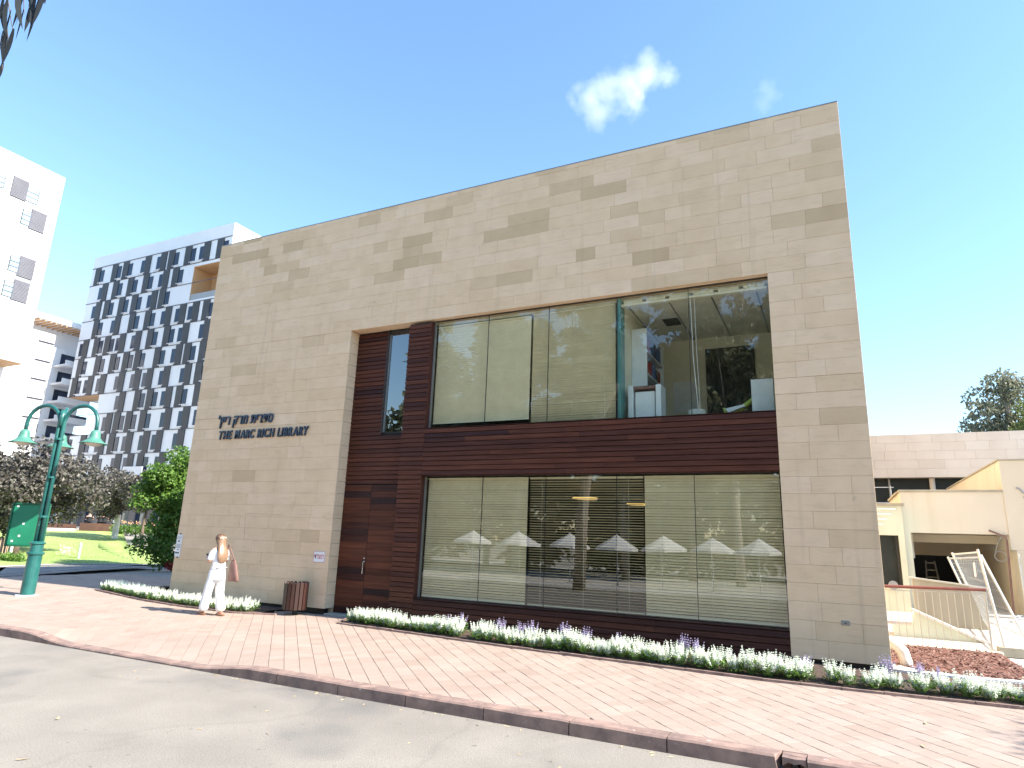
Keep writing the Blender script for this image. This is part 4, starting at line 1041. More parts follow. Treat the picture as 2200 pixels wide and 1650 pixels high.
# porch interior
zc = bb + .02
MB().box(pl_ - .3, xo + .12, AYF + .5, AYF + 4.2, zc + .12, zc + .2).build('porch_ceiling', 'concrete_wall', an)
MB().box(pl_ - .1, xo + .1, AYF + 1.3, AYF + 1.45, zc - .22, zc - .02).build('cross_beam', 'cream', an)
zd = ony(2000, 1193, AYF + 3.8)[2]; d0, d1 = ony(1962, 1240, AYF + 3.8)[0], ony(2121, 1240, AYF + 3.8)[0]
MB().box(pl_ - .6, d0, AYF + 3.8, AYF + 4.0, -.2, zc + .12).box(d1, xo + .8, AYF + 3.8, AYF + 4.0, -.2, zc + .12).box(d0, d1, AYF + 3.8, AYF + 4.0, zd, zc + .12).build('porch_back_wall', 'cream', an)
MB().box(xo + .02, xo + .1, AYF + .5, AYF + 3.8, -.2, zc + .12).build('porch_side_wall', 'cream', an)
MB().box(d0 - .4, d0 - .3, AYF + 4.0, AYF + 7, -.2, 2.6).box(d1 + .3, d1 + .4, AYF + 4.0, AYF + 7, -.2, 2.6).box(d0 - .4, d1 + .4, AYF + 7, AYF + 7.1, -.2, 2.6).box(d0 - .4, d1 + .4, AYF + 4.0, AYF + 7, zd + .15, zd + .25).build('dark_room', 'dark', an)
MB().box(pl_ - .6, xo + 2, AYF - .6, AYF + 7, .3, .52).build('porch_floor', 'concrete', an)
# loose pipe and cable
pp = A(2159, 1150); pb = A(2180, 1325)
t = thing('cable_conduit', (pp[0], AYF - .1, .4), 'dark conduit with a loose cable coil down the edge of the annex porch', 'conduit')
MB().tube([(pp[0] - .3, AYF - .06, pp[2] + .1), (pp[0], AYF - .06, pp[2] - .04), (pp[0] + .01, AYF - .06, pp[2] - .2), (pb[0] - .02, AYF - .06, .5)], .022, 6).build('pipe', 'bag', t)
cc = A(2148, 1195)
MB().tube([(cc[0] + .11 * math.cos(a), AYF - .05 - .01 * a, cc[2] + .11 * math.sin(a)) for a in np.linspace(0, 6.28, 18)], .006, 5).tube([(pp[0] - .02, AYF - .06, pp[2] + .05), (cc[0] - .02, AYF - .06, cc[2] + .3), (cc[0] - .08, AYF - .06, cc[2] + .08)], .006, 5).build('cable_coil', 'board_grey', t)
# stepladder in the dark doorway
lb = ony(2000, 1248, AYF + 4.1); l1 = ony(2000, 1200, AYF + 4.1)
t = thing('stepladder', (lb[0], AYF + 4.1, .5), 'grey stepladder standing in the dark annex doorway', 'ladder')
xa, xb = ony(1990, 1205, AYF + 4.1)[0], ony(2009, 1205, AYF + 4.1)[0]; zt = ony(2000, 1205, AYF + 4.1)[2]
for sx, ex in ((xa, -.06), (xb, .09)): MB().tube([(sx, AYF + 4.25, zt), (sx + ex, AYF + 4.1, .52)], .022, 6).build('ladder_leg', 'galv', t)
for k in range(5):
    f_ = k / 5; z_ = zt - .06 - f_ * (zt - .6); MB().box(xa - .06 * f_, xb + .09 * f_, AYF + 4.2, AYF + 4.26, z_ - .015, z_ + .015).build('rung', 'steel_pale', t)
# narrow pale green wing with a tall window left of the porch
gx0, gx1 = .62, A(1943, 1150, 6.8)[0]
wg = thing('green_wing', (1.0, 6.8, .1), 'narrow pale green wing with a tall window beside the library corner', 'building')
zt = ony(1920, 1086, 6.8)[2]
MB().box(gx0 - .4, gx1, 6.8, 7.4, -.3, 1.0).box(gx0 - .4, gx1, 6.8, 7.4, ony(1920, 1150, 6.8)[2], zt).box(gx1 - .12, gx1, 6.802, 7.4, 1.0, ony(1920, 1150, 6.8)[2]).build('wing_wall', 'palegreen', wg)
MB().box(gx0 - .4, gx1 + .06, 6.74, 7.4, zt + .002, zt + .05).build('wing_coping', 'concrete_wall', wg)
for k in range(4): MB().box(gx0 - .4, gx1 - .12 - .1 * k, 6.77, 6.798, zt - .1 - .12 * k, zt - .06 - .12 * k).build('louvre', 'white_furn', wg)
wf = MB().box(gx0 - .4, gx1 - .13, 7.0, 7.05, 1.0, ony(1920, 1150, 6.8)[2]).build('wing_window', 'dim_glass', wg)
MB().box(gx1 - .19, gx1 - .13, 6.9, 6.998, 1.0, ony(1920, 1150, 6.8)[2]).build('window_frame', 'frame_dark', wf)
one('wall_fan', 'round dark fan vent on the pale green wing', 'vent', MB().tube([(1.12, 6.72, 1.05), (1.12, 6.79, 1.05)], .10, 16), 'board_grey')
# ---- far stone wing with ribbon window
BY = 16.0
bw = thing('rear_stone_wing', (6, BY, .5), 'long pale stone wing with a dark ribbon window behind the annex', 'building')
zt, zb = ony(1873, 935.5, BY)[2], ony(1880, 1026.5, BY)[2]
MB().box(-1.5, 26, BY + .06, BY + 12, zb + .01, zt).box(-1.5, 26, BY + 2, BY + 12, -.2, zb).build('wing_body', 'mortar_pale', bw)
z_ = zb; hb = (zt - zb) / 5; cnt = 0
while z_ < zt - .01:
    x = -1.2 + rnd.uniform(0, .5)
    while x < 9:
        L = rnd.uniform(.5, 1.0); mb = MB(); mb.cbox(x + .0015, x + L - .0015, BY, BY + .058, z_ + .0015, z_ + hb - .0015, .002, tone=rnd.choice((.02, .06, .1, .15, .2, .35))); mb.build('stone_block', 'stone_pale', bw); x += L
    z_ += hb
MB().box(-1.5, 26, BY + .06, BY + 2, .2, 3.0).build('lower_wall', 'cream', bw)
MB().box(-1.5, 26, BY + .5, BY + .53, 3.0, zb).build('ribbon_glass', 'dim_glass', bw)
for x in (1.9, 3.2, 5.1): MB().box(x, x + .06, BY + .42, BY + .5, 3.0, zb).build('mullion', 'frame_metal', bw)
MB().tube([(3.25, BY + .3, 3.0), (3.25, BY + .3, zb)], .09, 10).build('round_column', 'concrete', bw)
MB().tube([(1.0, BY - .3, 3.5), (2.4, BY - .3, 3.5)], .025, 6).tube([(1.0, BY - .3, 4.05), (2.0, BY - .3, 4.05)], .015, 6).tube([(1.9, BY - .3, 3.2), (1.9, BY - .3, 4.1)], .02, 6).build('terrace_rail', 'galv', bw)
# wall lettering at the right edge of the annex
t = thing('annex_lettering', (5.0, AYF - .05, 2.8), 'dark letter fragment on the annex wall at the right edge', 'sign')
cc = A(2193, 1060)
MB().tube([(cc[0] - .08, AYF - .03, cc[2] + .12), (cc[0] - .02, AYF - .03, cc[2] + .1), (cc[0] + .02, AYF - .03, cc[2] + .02), (cc[0] + .1, AYF - .03, cc[2])], .02, 6).tube([(cc[0] + .03, AYF - .03, cc[2] - .08), (cc[0] + .1, AYF - .03, cc[2] - .12)], .02, 6).build('letter', 'board_grey', t)
# ---- leaning mesh fence panels
def fence_panel(label, a, b, c, d):
    """corners: a near foot, b near top, c far top, d far foot"""
    a, b, c, d = map(np.array, (a, b, c, d))
    t = thing('mesh_fence', a, label, 'fence', 'temporary fence panels leaning beside the annex')
    for p, q in ((a, b), (d, c)): MB().tube([p, q], .021, 8).build('fence_post', 'galv', t)
    for f_ in (.03, .97):
        MB().tube([a + (b - a) * f_, d + (c - d) * f_], .017, 8).build('cross_tube', 'galv', t)
    mb = MB(); n = 34
    for i in range(1, n):
        f_ = i / n; p = a + (d - a) * f_; q = b + (c - b) * f_; mb.tube([p + (q - p) * .03, q - (q - p) * .03], .0022, 3, cap=False)
    for i in range(1, 9):
        f_ = i / 9; mb.tube([a + (b - a) * f_, d + (c - d) * f_], .0028, 3, cap=False)
    mb.build('wire_mesh', 'galv', t, kind='stuff')
    return t
def P3(px, py, Y): return tuple(ony(px, py, Y))
g0 = ony(2165, 1415, 3.3)
f1 = fence_panel('leaning galvanised fence panel with its near foot in a concrete block', (g0[0], 3.3, max(.15, g0[2])), P3(2100, 1180, 3.3), P3(2045, 1187, 5.6), P3(2110, 1330, 5.6))
fence_panel('galvanised fence panel leaning against the first, further right', P3(2203, 1372, 3.5), P3(2107, 1192, 3.5), P3(2036, 1196, 6.4), P3(2100, 1330, 6.4))
MB().box(g0[0] - .25, g0[0] - .24, 3.6, 3.75, 1.4, 1.65).build('white_tag', 'paper', f1)
e0 = P3(2190, 1190, AYF - .6); 
t = thing('barrier_frame', (e0[0], AYF - .6, .5), 'upright barrier frame cut by the right edge by the annex', 'barrier')
for dx in (.0, .12): MB().tube([(e0[0] + dx, AYF - .6, .5), (e0[0] + dx - .02, AYF - .6, e0[2])], .02, 6).build('post', 'galv', t)
MB().box(e0[0] + .14, e0[0] + .9, AYF - .6, AYF - .58, .9, e0[2] - .2).build('pale_sheet', 'palegreen', t)
t = thing('fence_block', (g0[0] + .2, 3.3, .1), 'grey concrete foot block holding the leaning fence panel', 'block')
x0 = g0[0] - .12
MB().poly([(x0, .12), (x0 + .75, .12), (x0 + .75, .27), (x0 + .52, .27), (x0 + .50, .22), (x0 + .36, .22), (x0 + .34, .27), (x0, .27)], 1, 3.18, 3.42).build('concrete_foot', 'concrete_wall', t)
MB().box(x0 + .16, x0 + .30, 3.22, 3.38, .271, .275).build('socket_hole', 'concrete_white', t)
mb = MB()
for i in range(6):
    a = rnd.uniform(0, 6.28); mb.tube([(3.3 + .1 * math.cos(a), 6.0 + i * .1, .55), (3.5 + .15 * math.sin(a), 6.1 + i * .1, .58), (3.75, 6.0 + i * .08, .56)], .02, 5)
one('rubble_heap', 'small heap of rubble and cables on the step under the annex porch', 'rubble', mb, 'board_grey')

# ================================================================== STREET FURNITURE
# ---- litter bin of upright slats
bx_, by_ = -10.15, -.36
t = thing('litter_bin', (bx_, by_, .1), 'brown slatted litter bin beside the entrance', 'bin')
MB().lathe([(.215, 0), (.215, .02), (.20, .03), (.20, .50), (.215, .51)], (bx_, by_, .21), 20).build('bin_liner', 'bin_metal', t)
for k in range(18):
    a = 2 * math.pi * k / 18; ca, sa = math.cos(a), math.sin(a); r_ = .232
    q = [(-.034, -.014), (.034, -.014), (.034, .014), (-.034, .014)]; mb = MB(); vs = []
    zt = .745 + rnd.uniform(-.006, .006)
    for z_, s_ in ((.205, 1), (zt - .03, 1), (zt, .6)):
        for u, v_ in q: vs.append((bx_ + ca * (r_ + v_) - sa * u * s_, by_ + sa * (r_ + v_) + ca * u * s_, z_))
    mb.add(vs, [(3, 2, 1, 0), (8, 9, 10, 11)] + [(i + 4 * j, (i + 1) % 4 + 4 * j, (i + 1) % 4 + 4 * j + 4, i + 4 * j + 4) for i in range(4) for j in range(2)]); mb.build('slat', 'bin_wood', t)
MB().tube([(bx_ + .02, by_, .02), (bx_ + .02, by_, .21)], .045, 10).build('bin_post', 'bin_metal', t)

# ---- street lamp with curved arms
lp = ong(58, 1279); lx, ly, lz = lp
kk = (lx - CAM[0]) / (-18.193)                      # size correction for its distance
t = thing('street_lamp', lp, 'turquoise street lamp with curved arms and bell shaped shades', 'lamp')
H1 = 1.12 * kk
MB().lathe([(.15, 0), (.148, .02), (.148, H1 - .14), (.18, H1 - .12), (.18, H1 - .08), (.14, H1 - .06), (.135, H1 + .10), (.165, H1 + .12), (.165, H1 + .15), (.10, H1 + .18)], lp, 18).build('pole_base', 'green_paint', t, smooth=False)
MB().lathe([(.25, -.02), (.24, .012), (.17, .016)], lp, 16).build('footing', 'concrete_white', t)
HT = 4.38 * kk; RA = .50 * kk
arms = [((-1, -.3), (-.055, -.025)), ((1, .3), (.055, .025)), ((-.86, .5), (-.04, .06))]
for (dx, dy), (ox, oy) in arms:
    L = math.hypot(dx, dy); dx /= L; dy /= L
    pts = [(lx + ox, ly + oy, lz + H1 - .05), (lx + ox, ly + oy, lz + HT - .5 * kk)]
    for i in range(13):
        a = math.pi * i / 12
        pts.append((lx + ox + dx * RA * (1 - math.cos(a)), ly + oy + dy * RA * (1 - math.cos(a)), lz + HT + .50 * kk * math.sin(a) - .05 * kk))
    ex, ey = pts[-1][0], pts[-1][1]; pts.append((ex, ey, lz + HT - .22 * kk))
    arm = MB().tube(pts, .046 * kk, 10); arm.build('arm', 'green_paint', t, smooth=True)
    zc = lz + HT - .22 * kk
    prof = [(.05, .02), (.09, 0), (.135, -.03), (.155, -.12), (.165, -.20), (.22, -.27), (.31, -.33), (.42, -.375), (.425, -.385), (.30, -.35), (.17, -.28)]
    hd_ = MB().lathe([(r_ * kk * .78, z_ * kk * .9) for r_, z_ in prof], (ex, ey, zc), 22).build('lamp_shade', 'green_lamp', t, smooth=True)
    MB().lathe([(.21 * kk, 0), (.195 * kk, -.04 * kk), (.13 * kk, -.08 * kk), (.04 * kk, -.10 * kk)], (ex, ey, zc - .315 * kk), 18).build('bowl', 'lamp_glass', hd_, smooth=True)
MB().tube([(lx, ly - .02, lz + HT - .1), (lx, ly - .02, lz + HT + .32 * kk)], .06 * kk, 10).build('pole_top', 'green_paint', t, smooth=True)
for z_ in (1.9, 2.9, 3.9): MB().lathe([(.105, 0), (.105, .05)], (lx, ly + .01, lz + z_ * kk), 12, sx=1.0).build('clamp_band', 'green_paint', t)
mb = MB()
for i in range(7): mb.tube([(lx - 1.04 * kk + .03 * math.cos(i), ly - .3, lz + HT - .2 * kk), (lx - 1.04 * kk + .22 * math.cos(i * 2.3), ly - .3 + .22 * math.sin(i * 2.3), lz + HT - .05 * kk + .05 * math.sin(i))], .004, 3)
mb.build('bird_spikes', 'steel_pale', t)

# ---- green notice board on thin posts
b0, b1 = ong(40, 1276), None
Yb = b0[1] + .25
c = [ony(28, 1082, Yb), ony(92, 1080, Yb), ony(14, 1176, Yb), ony(75, 1172, Yb)]
x0, x1 = (c[0][0] + c[2][0]) / 2 + .36, (c[1][0] + c[3][0]) / 2 - .02; z0, z1 = (c[2][2] + c[3][2]) / 2, (c[0][2] + c[1][2]) / 2
t = thing('notice_board', ((x0 + x1) / 2, Yb, b0[2]), 'empty green metal notice board on a thin post behind the street lamp', 'notice board')
MB().cbox(x0 + .04, x1 - .04, Yb, Yb + .03, z0 + .04, z1 - .04, .004).build('board_panel', 'board_green', t)
for q in ((x0, x1, z1 - .04, z1), (x0, x1, z0, z0 + .04), (x0, x0 + .04, z0 + .04, z1 - .04), (x1 - .04, x1, z0 + .04, z1 - .04)): MB().cbox(q[0], q[1], Yb - .03, Yb + .035, q[2], q[3], .004).build('frame_bar', 'board_frame', t)
t.rotation_euler = (0, 0, R(33)); px_ = ony(46, 1276, Yb)[0]
MB().tube([(px_, Yb + .01, b0[2] - .02), (px_, Yb + .01, z0 + .05)], .022, 8).build('post', 'bin_metal', t)
for fx, fz in ((.12, .9), (.14, .1), (.35, .5), (.3, .22)): MB().box(x0 + (x1 - x0) * fx, x0 + (x1 - x0) * fx + .05, Yb - .004, Yb - .001, z0 + (z1 - z0) * fz, z0 + (z1 - z0) * fz + .045).build('sticker_scrap', 'paper', t)
# ---- bollards and bench on the lawn edge
def bollard(px0, py0, py1, label, m='galv', w=.055):
    g = ong(px0, py0); zt = ony(px0 + 6, py1, g[1])[2]
    t = thing('bollard', g, label, 'bollard', 'pale posts at the lawn edge')
    MB().lathe([(w, -.02), (w, zt - g[2] - .02), (w * .7, zt - g[2])], g, 10).build('post_shaft', m, t); MB().lathe([(w * 1.3, 0), (w * 1.3, .02)], g, 10).build('base_ring', m, t)
bollard(168, 1200, 1166, 'slim pale bollard standing alone at the lawn edge right of the street lamp')
bollard(20, 1201, 1170, 'short pale post under the green notice board')
g = ong(2, 1196); t = thing('slatted_bin', g, 'pale slatted wooden bin cut by the left edge', 'bin')
for k in range(14):
    a = 2 * math.pi * k / 14; MB().cbox(g[0] - .3 + .3 * math.cos(a) - .035, g[0] - .3 + .3 * math.cos(a) + .035, g[1] + .3 * math.sin(a) - .02, g[1] + .3 * math.sin(a) + .02, g[2] + .05, g[2] + .78, .005).build('slat', 'bench_wood', t)
MB().lathe([(.26, 0), (.26, .7)], (g[0] - .3, g[1], g[2] + .05), 14).build('liner', 'bin_metal', t)

# ================================================================== FLOWERING PLANTS
def salvia(seed, petal, hmin, hmax, n, spread):
    rr = random.Random(seed); st = MB(); pe = MB()
    for i in range(n):
        a = rr.uniform(0, 6.283); d = spread * math.sqrt(rr.random()); H = rr.uniform(hmin, hmax); le = rr.uniform(.1, .45)
        x0, y0 = d * .35 * math.cos(a), d * .35 * math.sin(a); x1, y1 = d * math.cos(a) + rr.uniform(-.02, .02), d * math.sin(a) + rr.uniform(-.02, .02)
        base, tip = np.array([x0, y0, 0]), np.array([x1, y1, H])
        st.tube([base, base + (tip - base) * .6], .004, 3, tone=rr.random(), cap=False)
        sp0 = rr.uniform(.25, .42); rad = rr.uniform(.014, .023); nr = 7
        for k in range(nr):            # whorls of small petals up the spike
            f_ = sp0 + (1 - sp0) * k / (nr - 1); c_ = base + (tip - base) * f_; rk = rad * (1.0 - .65 * (k / (nr - 1)) ** 2)
            for j in range(4):
                b_ = j * 1.571 + k * .8 + rr.uniform(-.3, .3); ux, uy = math.cos(b_), math.sin(b_); h_ = (H * (1 - sp0) / nr) * .62
                q = [c_, c_ + np.array([ux * rk * 1.3 - uy * rk * .7, uy * rk * 1.3 + ux * rk * .7, h_ * .5]), c_ + np.array([ux * rk * .9, uy * rk * .9, h_ * 1.5]), c_ + np.array([ux * rk * 1.3 + uy * rk * .7, uy * rk * 1.3 - ux * rk * .7, h_ * .5])]
                pe.add(q, [(0, 1, 2, 3)], tone=rr.random())
    for i in range(int(n * 4)):
        a = rr.uniform(0, 6.283); d = spread * .95 * math.sqrt(rr.random()); L = rr.uniform(.04, .085); z_ = rr.uniform(.01, hmin * .8); b_ = a + rr.uniform(-1, 1); ti = rr.uniform(.1, 1.1)
        p = np.array([d * math.cos(a), d * math.sin(a), z_]); u = np.array([math.cos(b_) * math.cos(ti), math.sin(b_) * math.cos(ti), math.sin(ti)]) * L; w_ = np.array([-math.sin(b_), math.cos(b_), 0]) * L * .26
        st.add([p, p + u * .5 + w_, p + u, p + u * .5 - w_], [(0, 1, 2, 3)], tone=rr.random())
    return st.mesh('foliage', 'foliage'), pe.mesh('flower_spikes', petal)
WHITE = [salvia(20 + i, 'petal_white', .16, .285, 32, .165) for i in range(5)]
PURP = [salvia(40 + i, 'petal_purple', .20, .34, 14, .13) for i in range(3)]
def plant(kind, x, y, s, label, group):
    st, pe = rnd.choice(kind)
    e = thing('salvia_plant', (x, y, gz(x, y) + .03), label, 'plant', group)
    e.rotation_euler = (0, 0, rnd.uniform(0, 6.28)); e.scale = (s, s, s * rnd.uniform(.88, 1.12))
    for nm, me in (('foliage', st), ('flower_spikes', pe)):
        o = bpy.data.objects.new(nm, me); col.objects.link(o); o.parent = e
def place(x):
    for lim, w_ in ((-7.48, 'wooden column'), (-6.125, 'first ground floor pane'), (-4.783, 'second ground floor pane'), (-3.417, 'third ground floor pane'), (-2.066, 'fourth ground floor pane'), (-.709, 'fifth ground floor pane'), (.6, 'right stone pier')):
        if x < lim: return 'below the ' + w_
    return 'right of the library corner by the mulch'
def place_l(x):
    return 'left of the stone wall corner' if x < -14.5 else 'under the notice end of the stone wall' if x < -13.2 else 'behind the walking person' if x < -11.6 else 'nearest the litter bin'
x = -8.45
while x < 3.6:
    yf = interp(BED_R[1:], x)
    if x < -7.9 or rnd.random() > .05:
        plant(WHITE, x + rnd.uniform(-.04, .04), yf + rnd.uniform(.17, .27), rnd.uniform(.72, 1.0), 'white salvia in the front row ' + place(x), 'white salvias along the window bed')
    if rnd.random() > (.25 if x < -4 else .3 if x < -1.6 else .45):
        plant(WHITE, x + rnd.uniform(-.06, .06) + .1, yf + rnd.uniform(.38, .5), rnd.uniform(.68, .95), 'white salvia in the second row ' + place(x), 'white salvias along the window bed')
    if rnd.random() > (.75 if x < -4.2 else .6) and x > -7.0:
        plant(PURP, x + rnd.uniform(-.1, .1), yf + rnd.uniform(.55, .78), rnd.uniform(.7, .95), 'purple salvia at the back of the bed ' + place(x), 'purple salvias along the window bed')
    x += rnd.uniform(.19, .25) if x < -1.6 else rnd.uniform(.20, .29)
x = BED_L[0][0] + .15
while x < -10.95:
    yf = interp(BED_L[:6], x)
    for k in range(2):
        yy = yf + .16 + k * .2 + rnd.uniform(-.03, .03)
        if yy < -.02 or x < -14.6:
            plant(WHITE, x + rnd.uniform(-.05, .05), yy, rnd.uniform(.62, .85), 'small white salvia in the bed ' + place_l(x), 'white salvias in the bed left of the entrance')
    x += rnd.uniform(.23, .3)
def kerbplant(): pass

# ================================================================== TREES
def leaf_cloud(mb, centers, n, L, W_, rr, droop=0.0, flat=0.0):
    cs = np.array([c[:3] for c in centers]); rs_ = np.array([c[3] for c in centers]); sq = np.array([c[4] if len(c) > 4 else .8 for c in centers])
    wt = rs_ ** 2.2; wt /= wt.sum(); idx = rr.choice(len(cs), n, p=wt)
    d = rr.normal(size=(n, 3)); d /= np.linalg.norm(d, axis=1)[:, None]
    rad = rs_[idx] * (0.55 + 0.5 * rr.rand(n) ** .6)
    p = cs[idx] + d * rad[:, None] * np.stack([np.ones(n), np.ones(n), sq[idx]], 1)
    u = rr.normal(size=(n, 3)); u[:, 2] -= droop; u /= np.linalg.norm(u, axis=1)[:, None]
    w = np.cross(u, d + rr.normal(size=(n, 3)) * .7); w /= (np.linalg.norm(w, axis=1)[:, None] + 1e-6)
    s = (.65 + .7 * rr.rand(n))[:, None]
    u = u * L * s; w = w * W_ * s
    k = np.cross(u, w); k /= (np.linalg.norm(k, axis=1)[:, None] + 1e-9); k = k * W_ * .35 * s
    V = np.stack([p, p + u * .5 + w + k, p + u, p + u * .5 - w + k], 1).reshape(-1, 3)
    n0 = len(mb.v); mb.v += [tuple(q) for q in V.tolist()]; mb.f += [(n0 + 4 * i, n0 + 4 * i + 1, n0 + 4 * i + 2, n0 + 4 * i + 3) for i in range(n)]
    tn = np.clip(rr.rand(n) * .8 + .2 * rr.rand(n), 0, 1); mb.t += np.repeat(tn, 4).tolist()
def clusters(c, rx, rz, n, rr, r0, r1):
    out = []
    for i in range(n):
        d = rr.normal(size=3); d /= np.linalg.norm(d); f_ = rr.rand() ** .45
        out.append((c[0] + d[0] * rx * f_, c[1] + d[1] * rx * f_, c[2] + d[2] * rz * f_, r0 + (r1 - r0) * rr.rand()))
    return out
def tree(name, label, base, ctr, rx, rz, ncl, nleaf, L, W_, mleaf, mbark, tr, seed, r0=.35, r1=.75, droop=0.0, group=None, lean=(0, 0)):
    rr = np.random.RandomState(seed); base = np.array(base, float)
    t = thing(name, base, label, 'tree', group)
    cl = clusters(ctr, rx, rz, ncl, rr, r0, r1)
    tm = MB(); fork = np.array([base[0] * .45 + ctr[0] * .55 + lean[0], base[1] * .45 + ctr[1] * .55 + lean[1], max(base[2] + .4, ctr[2] - rz * .75)])
    tm.tube([base - (0, 0, .1), base + (fork - base) * .35 + np.array([rr.normal() * .04, rr.normal() * .04, 0]), fork], [tr * 1.25, tr, tr * .8], 9)
    tk = tm.build('trunk', mbark, t, smooth=True)
    bm_ = MB()
    for c in cl[::max(1, ncl // 14)]:
        e = np.array(c[:3]); m_ = fork + (e - fork) * .5 + np.array([0, 0, .12 * rz])
        bm_.tube([fork, m_, e], [tr * .5, tr * .28, tr * .1], 6)
    bm_.build('limbs', mbark, t, smooth=True)
    cr = MB(); leaf_cloud(cr, cl, nleaf, L, W_, rr, droop); cr.build('crown', mleaf, t)
    return t
def atd(px, py, dist):
    d = ray(px, py); d = d / np.linalg.norm(d[:2]); return CAM + d * dist
# dusky purple tree at far left, its neighbour, and the green one at the library corner
c = atd(62, 1042, 37); g = np.array([c[0], c[1], gz(c[0], c[1])])
tree('purple_leaved_tree', 'broad dusky purple tree behind the street lamp', g, c, 2.75, 1.65, 60, 15000, .16, .062, 'leaf_purple', 'bark', .13, 1, .5, .95)
c = atd(-60, 1075, 40); g = np.array([c[0], c[1], gz(c[0], c[1])])
tree('purple_leaved_tree', 'dusky purple tree at the very left edge', g, c, 2.2, 1.9, 34, 6000, .17, .065, 'leaf_purple', 'bark', .13, 9, .5, .9)
c = atd(262, 1062, 50); g = ong(262, 1148); 
g = np.array([c[0], c[1], gz(c[0], c[1])])
tt = tree('purple_leaved_tree', 'smaller round purple brown tree on the lawn with a pale wrapped trunk', g, c, 2.2, 1.35, 44, 10000, .16, .062, 'leaf_purple', 'bark', .10, 2, .45, .8)
MB().lathe([(.19, 0), (.18, 1.5), (.15, 1.55)], g, 10).build('trunk_wrap', 'pvc', tt)
c = atd(322, 1058, 47); g = np.array([c[0], c[1], gz(c[0], c[1])])
tree('purple_leaved_tree', 'purple brown tree partly hidden behind the green tree', g, c + np.array([0, 0, .1]), 1.7, 1.2, 30, 6000, .15, .06, 'leaf_purple', 'bark', .09, 3, .4, .7)
g = ong(372, 1222); dg = math.hypot(g[0] - CAM[0], g[1] - CAM[1]); c = atd(366, 1060, dg)
tree('green_tree', 'dense bright green tree growing beside the library corner', g, c, 1.0, 1.55, 50, 12000, .115, .05, 'leaf_green', 'bark_pale', .075, 4, .30, .55, lean=(-.35, 0))
gg = ong(352, 1225)
mb = MB(); rr = np.random.RandomState(12); cl = [(c[0] + .1 + rr.normal() * .28, c[1] + rr.normal() * .3, g[2] + .25 + rr.rand() * 1.5, .3 + .2 * rr.rand()) for i in range(16)]
leaf_cloud(mb, cl, 2600, .12, .05, rr); one('shrub', 'dark leafy shrub in shade under the green tree', 'shrub', mb, 'leaf_green', base=(g[0], g[1], g[2]))
mb = MB(); leaf_cloud(mb, [(g[0] + .15 + .2 * i, g[1] - .35, g[2] + .14, .17) for i in range(4)], 320, .09, .04, rr); one('red_plant', 'low red leaved plant at the foot of the green tree', 'plant', mb, 'redplant', base=(g[0] + .3, g[1] - .3, g[2]))
s0 = ong(345, 1222); zt = ony(347, 1168, s0[1])[2]
one('tree_stake', 'thin grey stake standing left of the green tree trunk', 'stake', MB().tube([s0, (s0[0], s0[1], zt)], .035, 6), 'board_grey')
# trees far right behind the stone wing
c = np.array([11.0, 42, 10.7]); tree('eucalyptus_tree', 'tall grey green eucalyptus behind the rear stone wing', (11, 42, .5), c, 2.2, 3.0, 46, 6000, .30, .075, 'leaf_far', 'bark_pale', .25, 5, .55, 1.0, droop=1.0)
c = np.array([12.6, 38, 9.4]); tree('olive_tree', 'lighter green tree at the right edge behind the rear stone wing', (12.6, 38, .5), c, 1.9, 2.0, 40, 8000, .22, .07, 'leaf_olive', 'bark', .2, 6, .5, .9)
# tree beyond the right edge: its shadow falls on the pavement
tree('eucalyptus_tree', 'eucalyptus standing beyond the right edge, shading the pavement corner', (9.3, -1.9, .05), np.array([9.3, -1.9, 4.7]), 1.7, 1.5, 26, 2600, .17, .028, 'leaf_euc', 'bark_pale', .14, 7, .3, .6, droop=1.4)

# eucalyptus over the street at left: drooping sprays reach into the upper left corner
t = thing('eucalyptus_tree', (-9.5, -14.5, -.13), 'eucalyptus overhanging the road, its drooping leaves in the upper left corner', 'tree')
MB().tube([(-9.5, -14.5, -.2), (-9.3, -14.3, 3), (-8.6, -13.4, 6.2), (-7.0, -11.6, 7.6)], [.28, .24, .18, .10], 10).build('trunk', 'bark_pale', t, smooth=True)
def sickle(mb, p, ang, L, W_, tone, rr):
    """hanging curved leaf"""
    side = np.array([math.cos(ang), math.sin(ang), 0]); nn = np.array([-math.sin(ang), math.cos(ang), 0]); n = 6; cv = rr.uniform(-.35, .35) * L
    V = []
    for i in range(n + 1):
        f_ = i / n; c_ = p + np.array([0, 0, -L * f_]) + side * (cv * f_ * f_) ; w_ = W_ * math.sin(math.pi * min(1, f_ * .92 + .08)) ** .8 * (1 - .25 * f_)
        V += [c_ + side * w_ + nn * w_ * .4, c_ - side * w_ - nn * w_ * .2]
    mb.add(V, [(2 * i, 2 * i + 1, 2 * i + 3, 2 * i + 2) for i in range(n)], tone=tone)
rr = np.random.RandomState(8)
sp = MB(); lf = MB()
sprays = [((-8, -40), (6, 150), 7), ((0, -40), (20, 95), 6), ((10, -40), (28, 70), 4), ((46, -50), (52, 30), 4), ((72, -50), (70, 10), 3), ((92, -50), (94, 8), 3), ((-40, -60), (-30, 120), 8), ((-80, -60), (-70, 90), 8)]
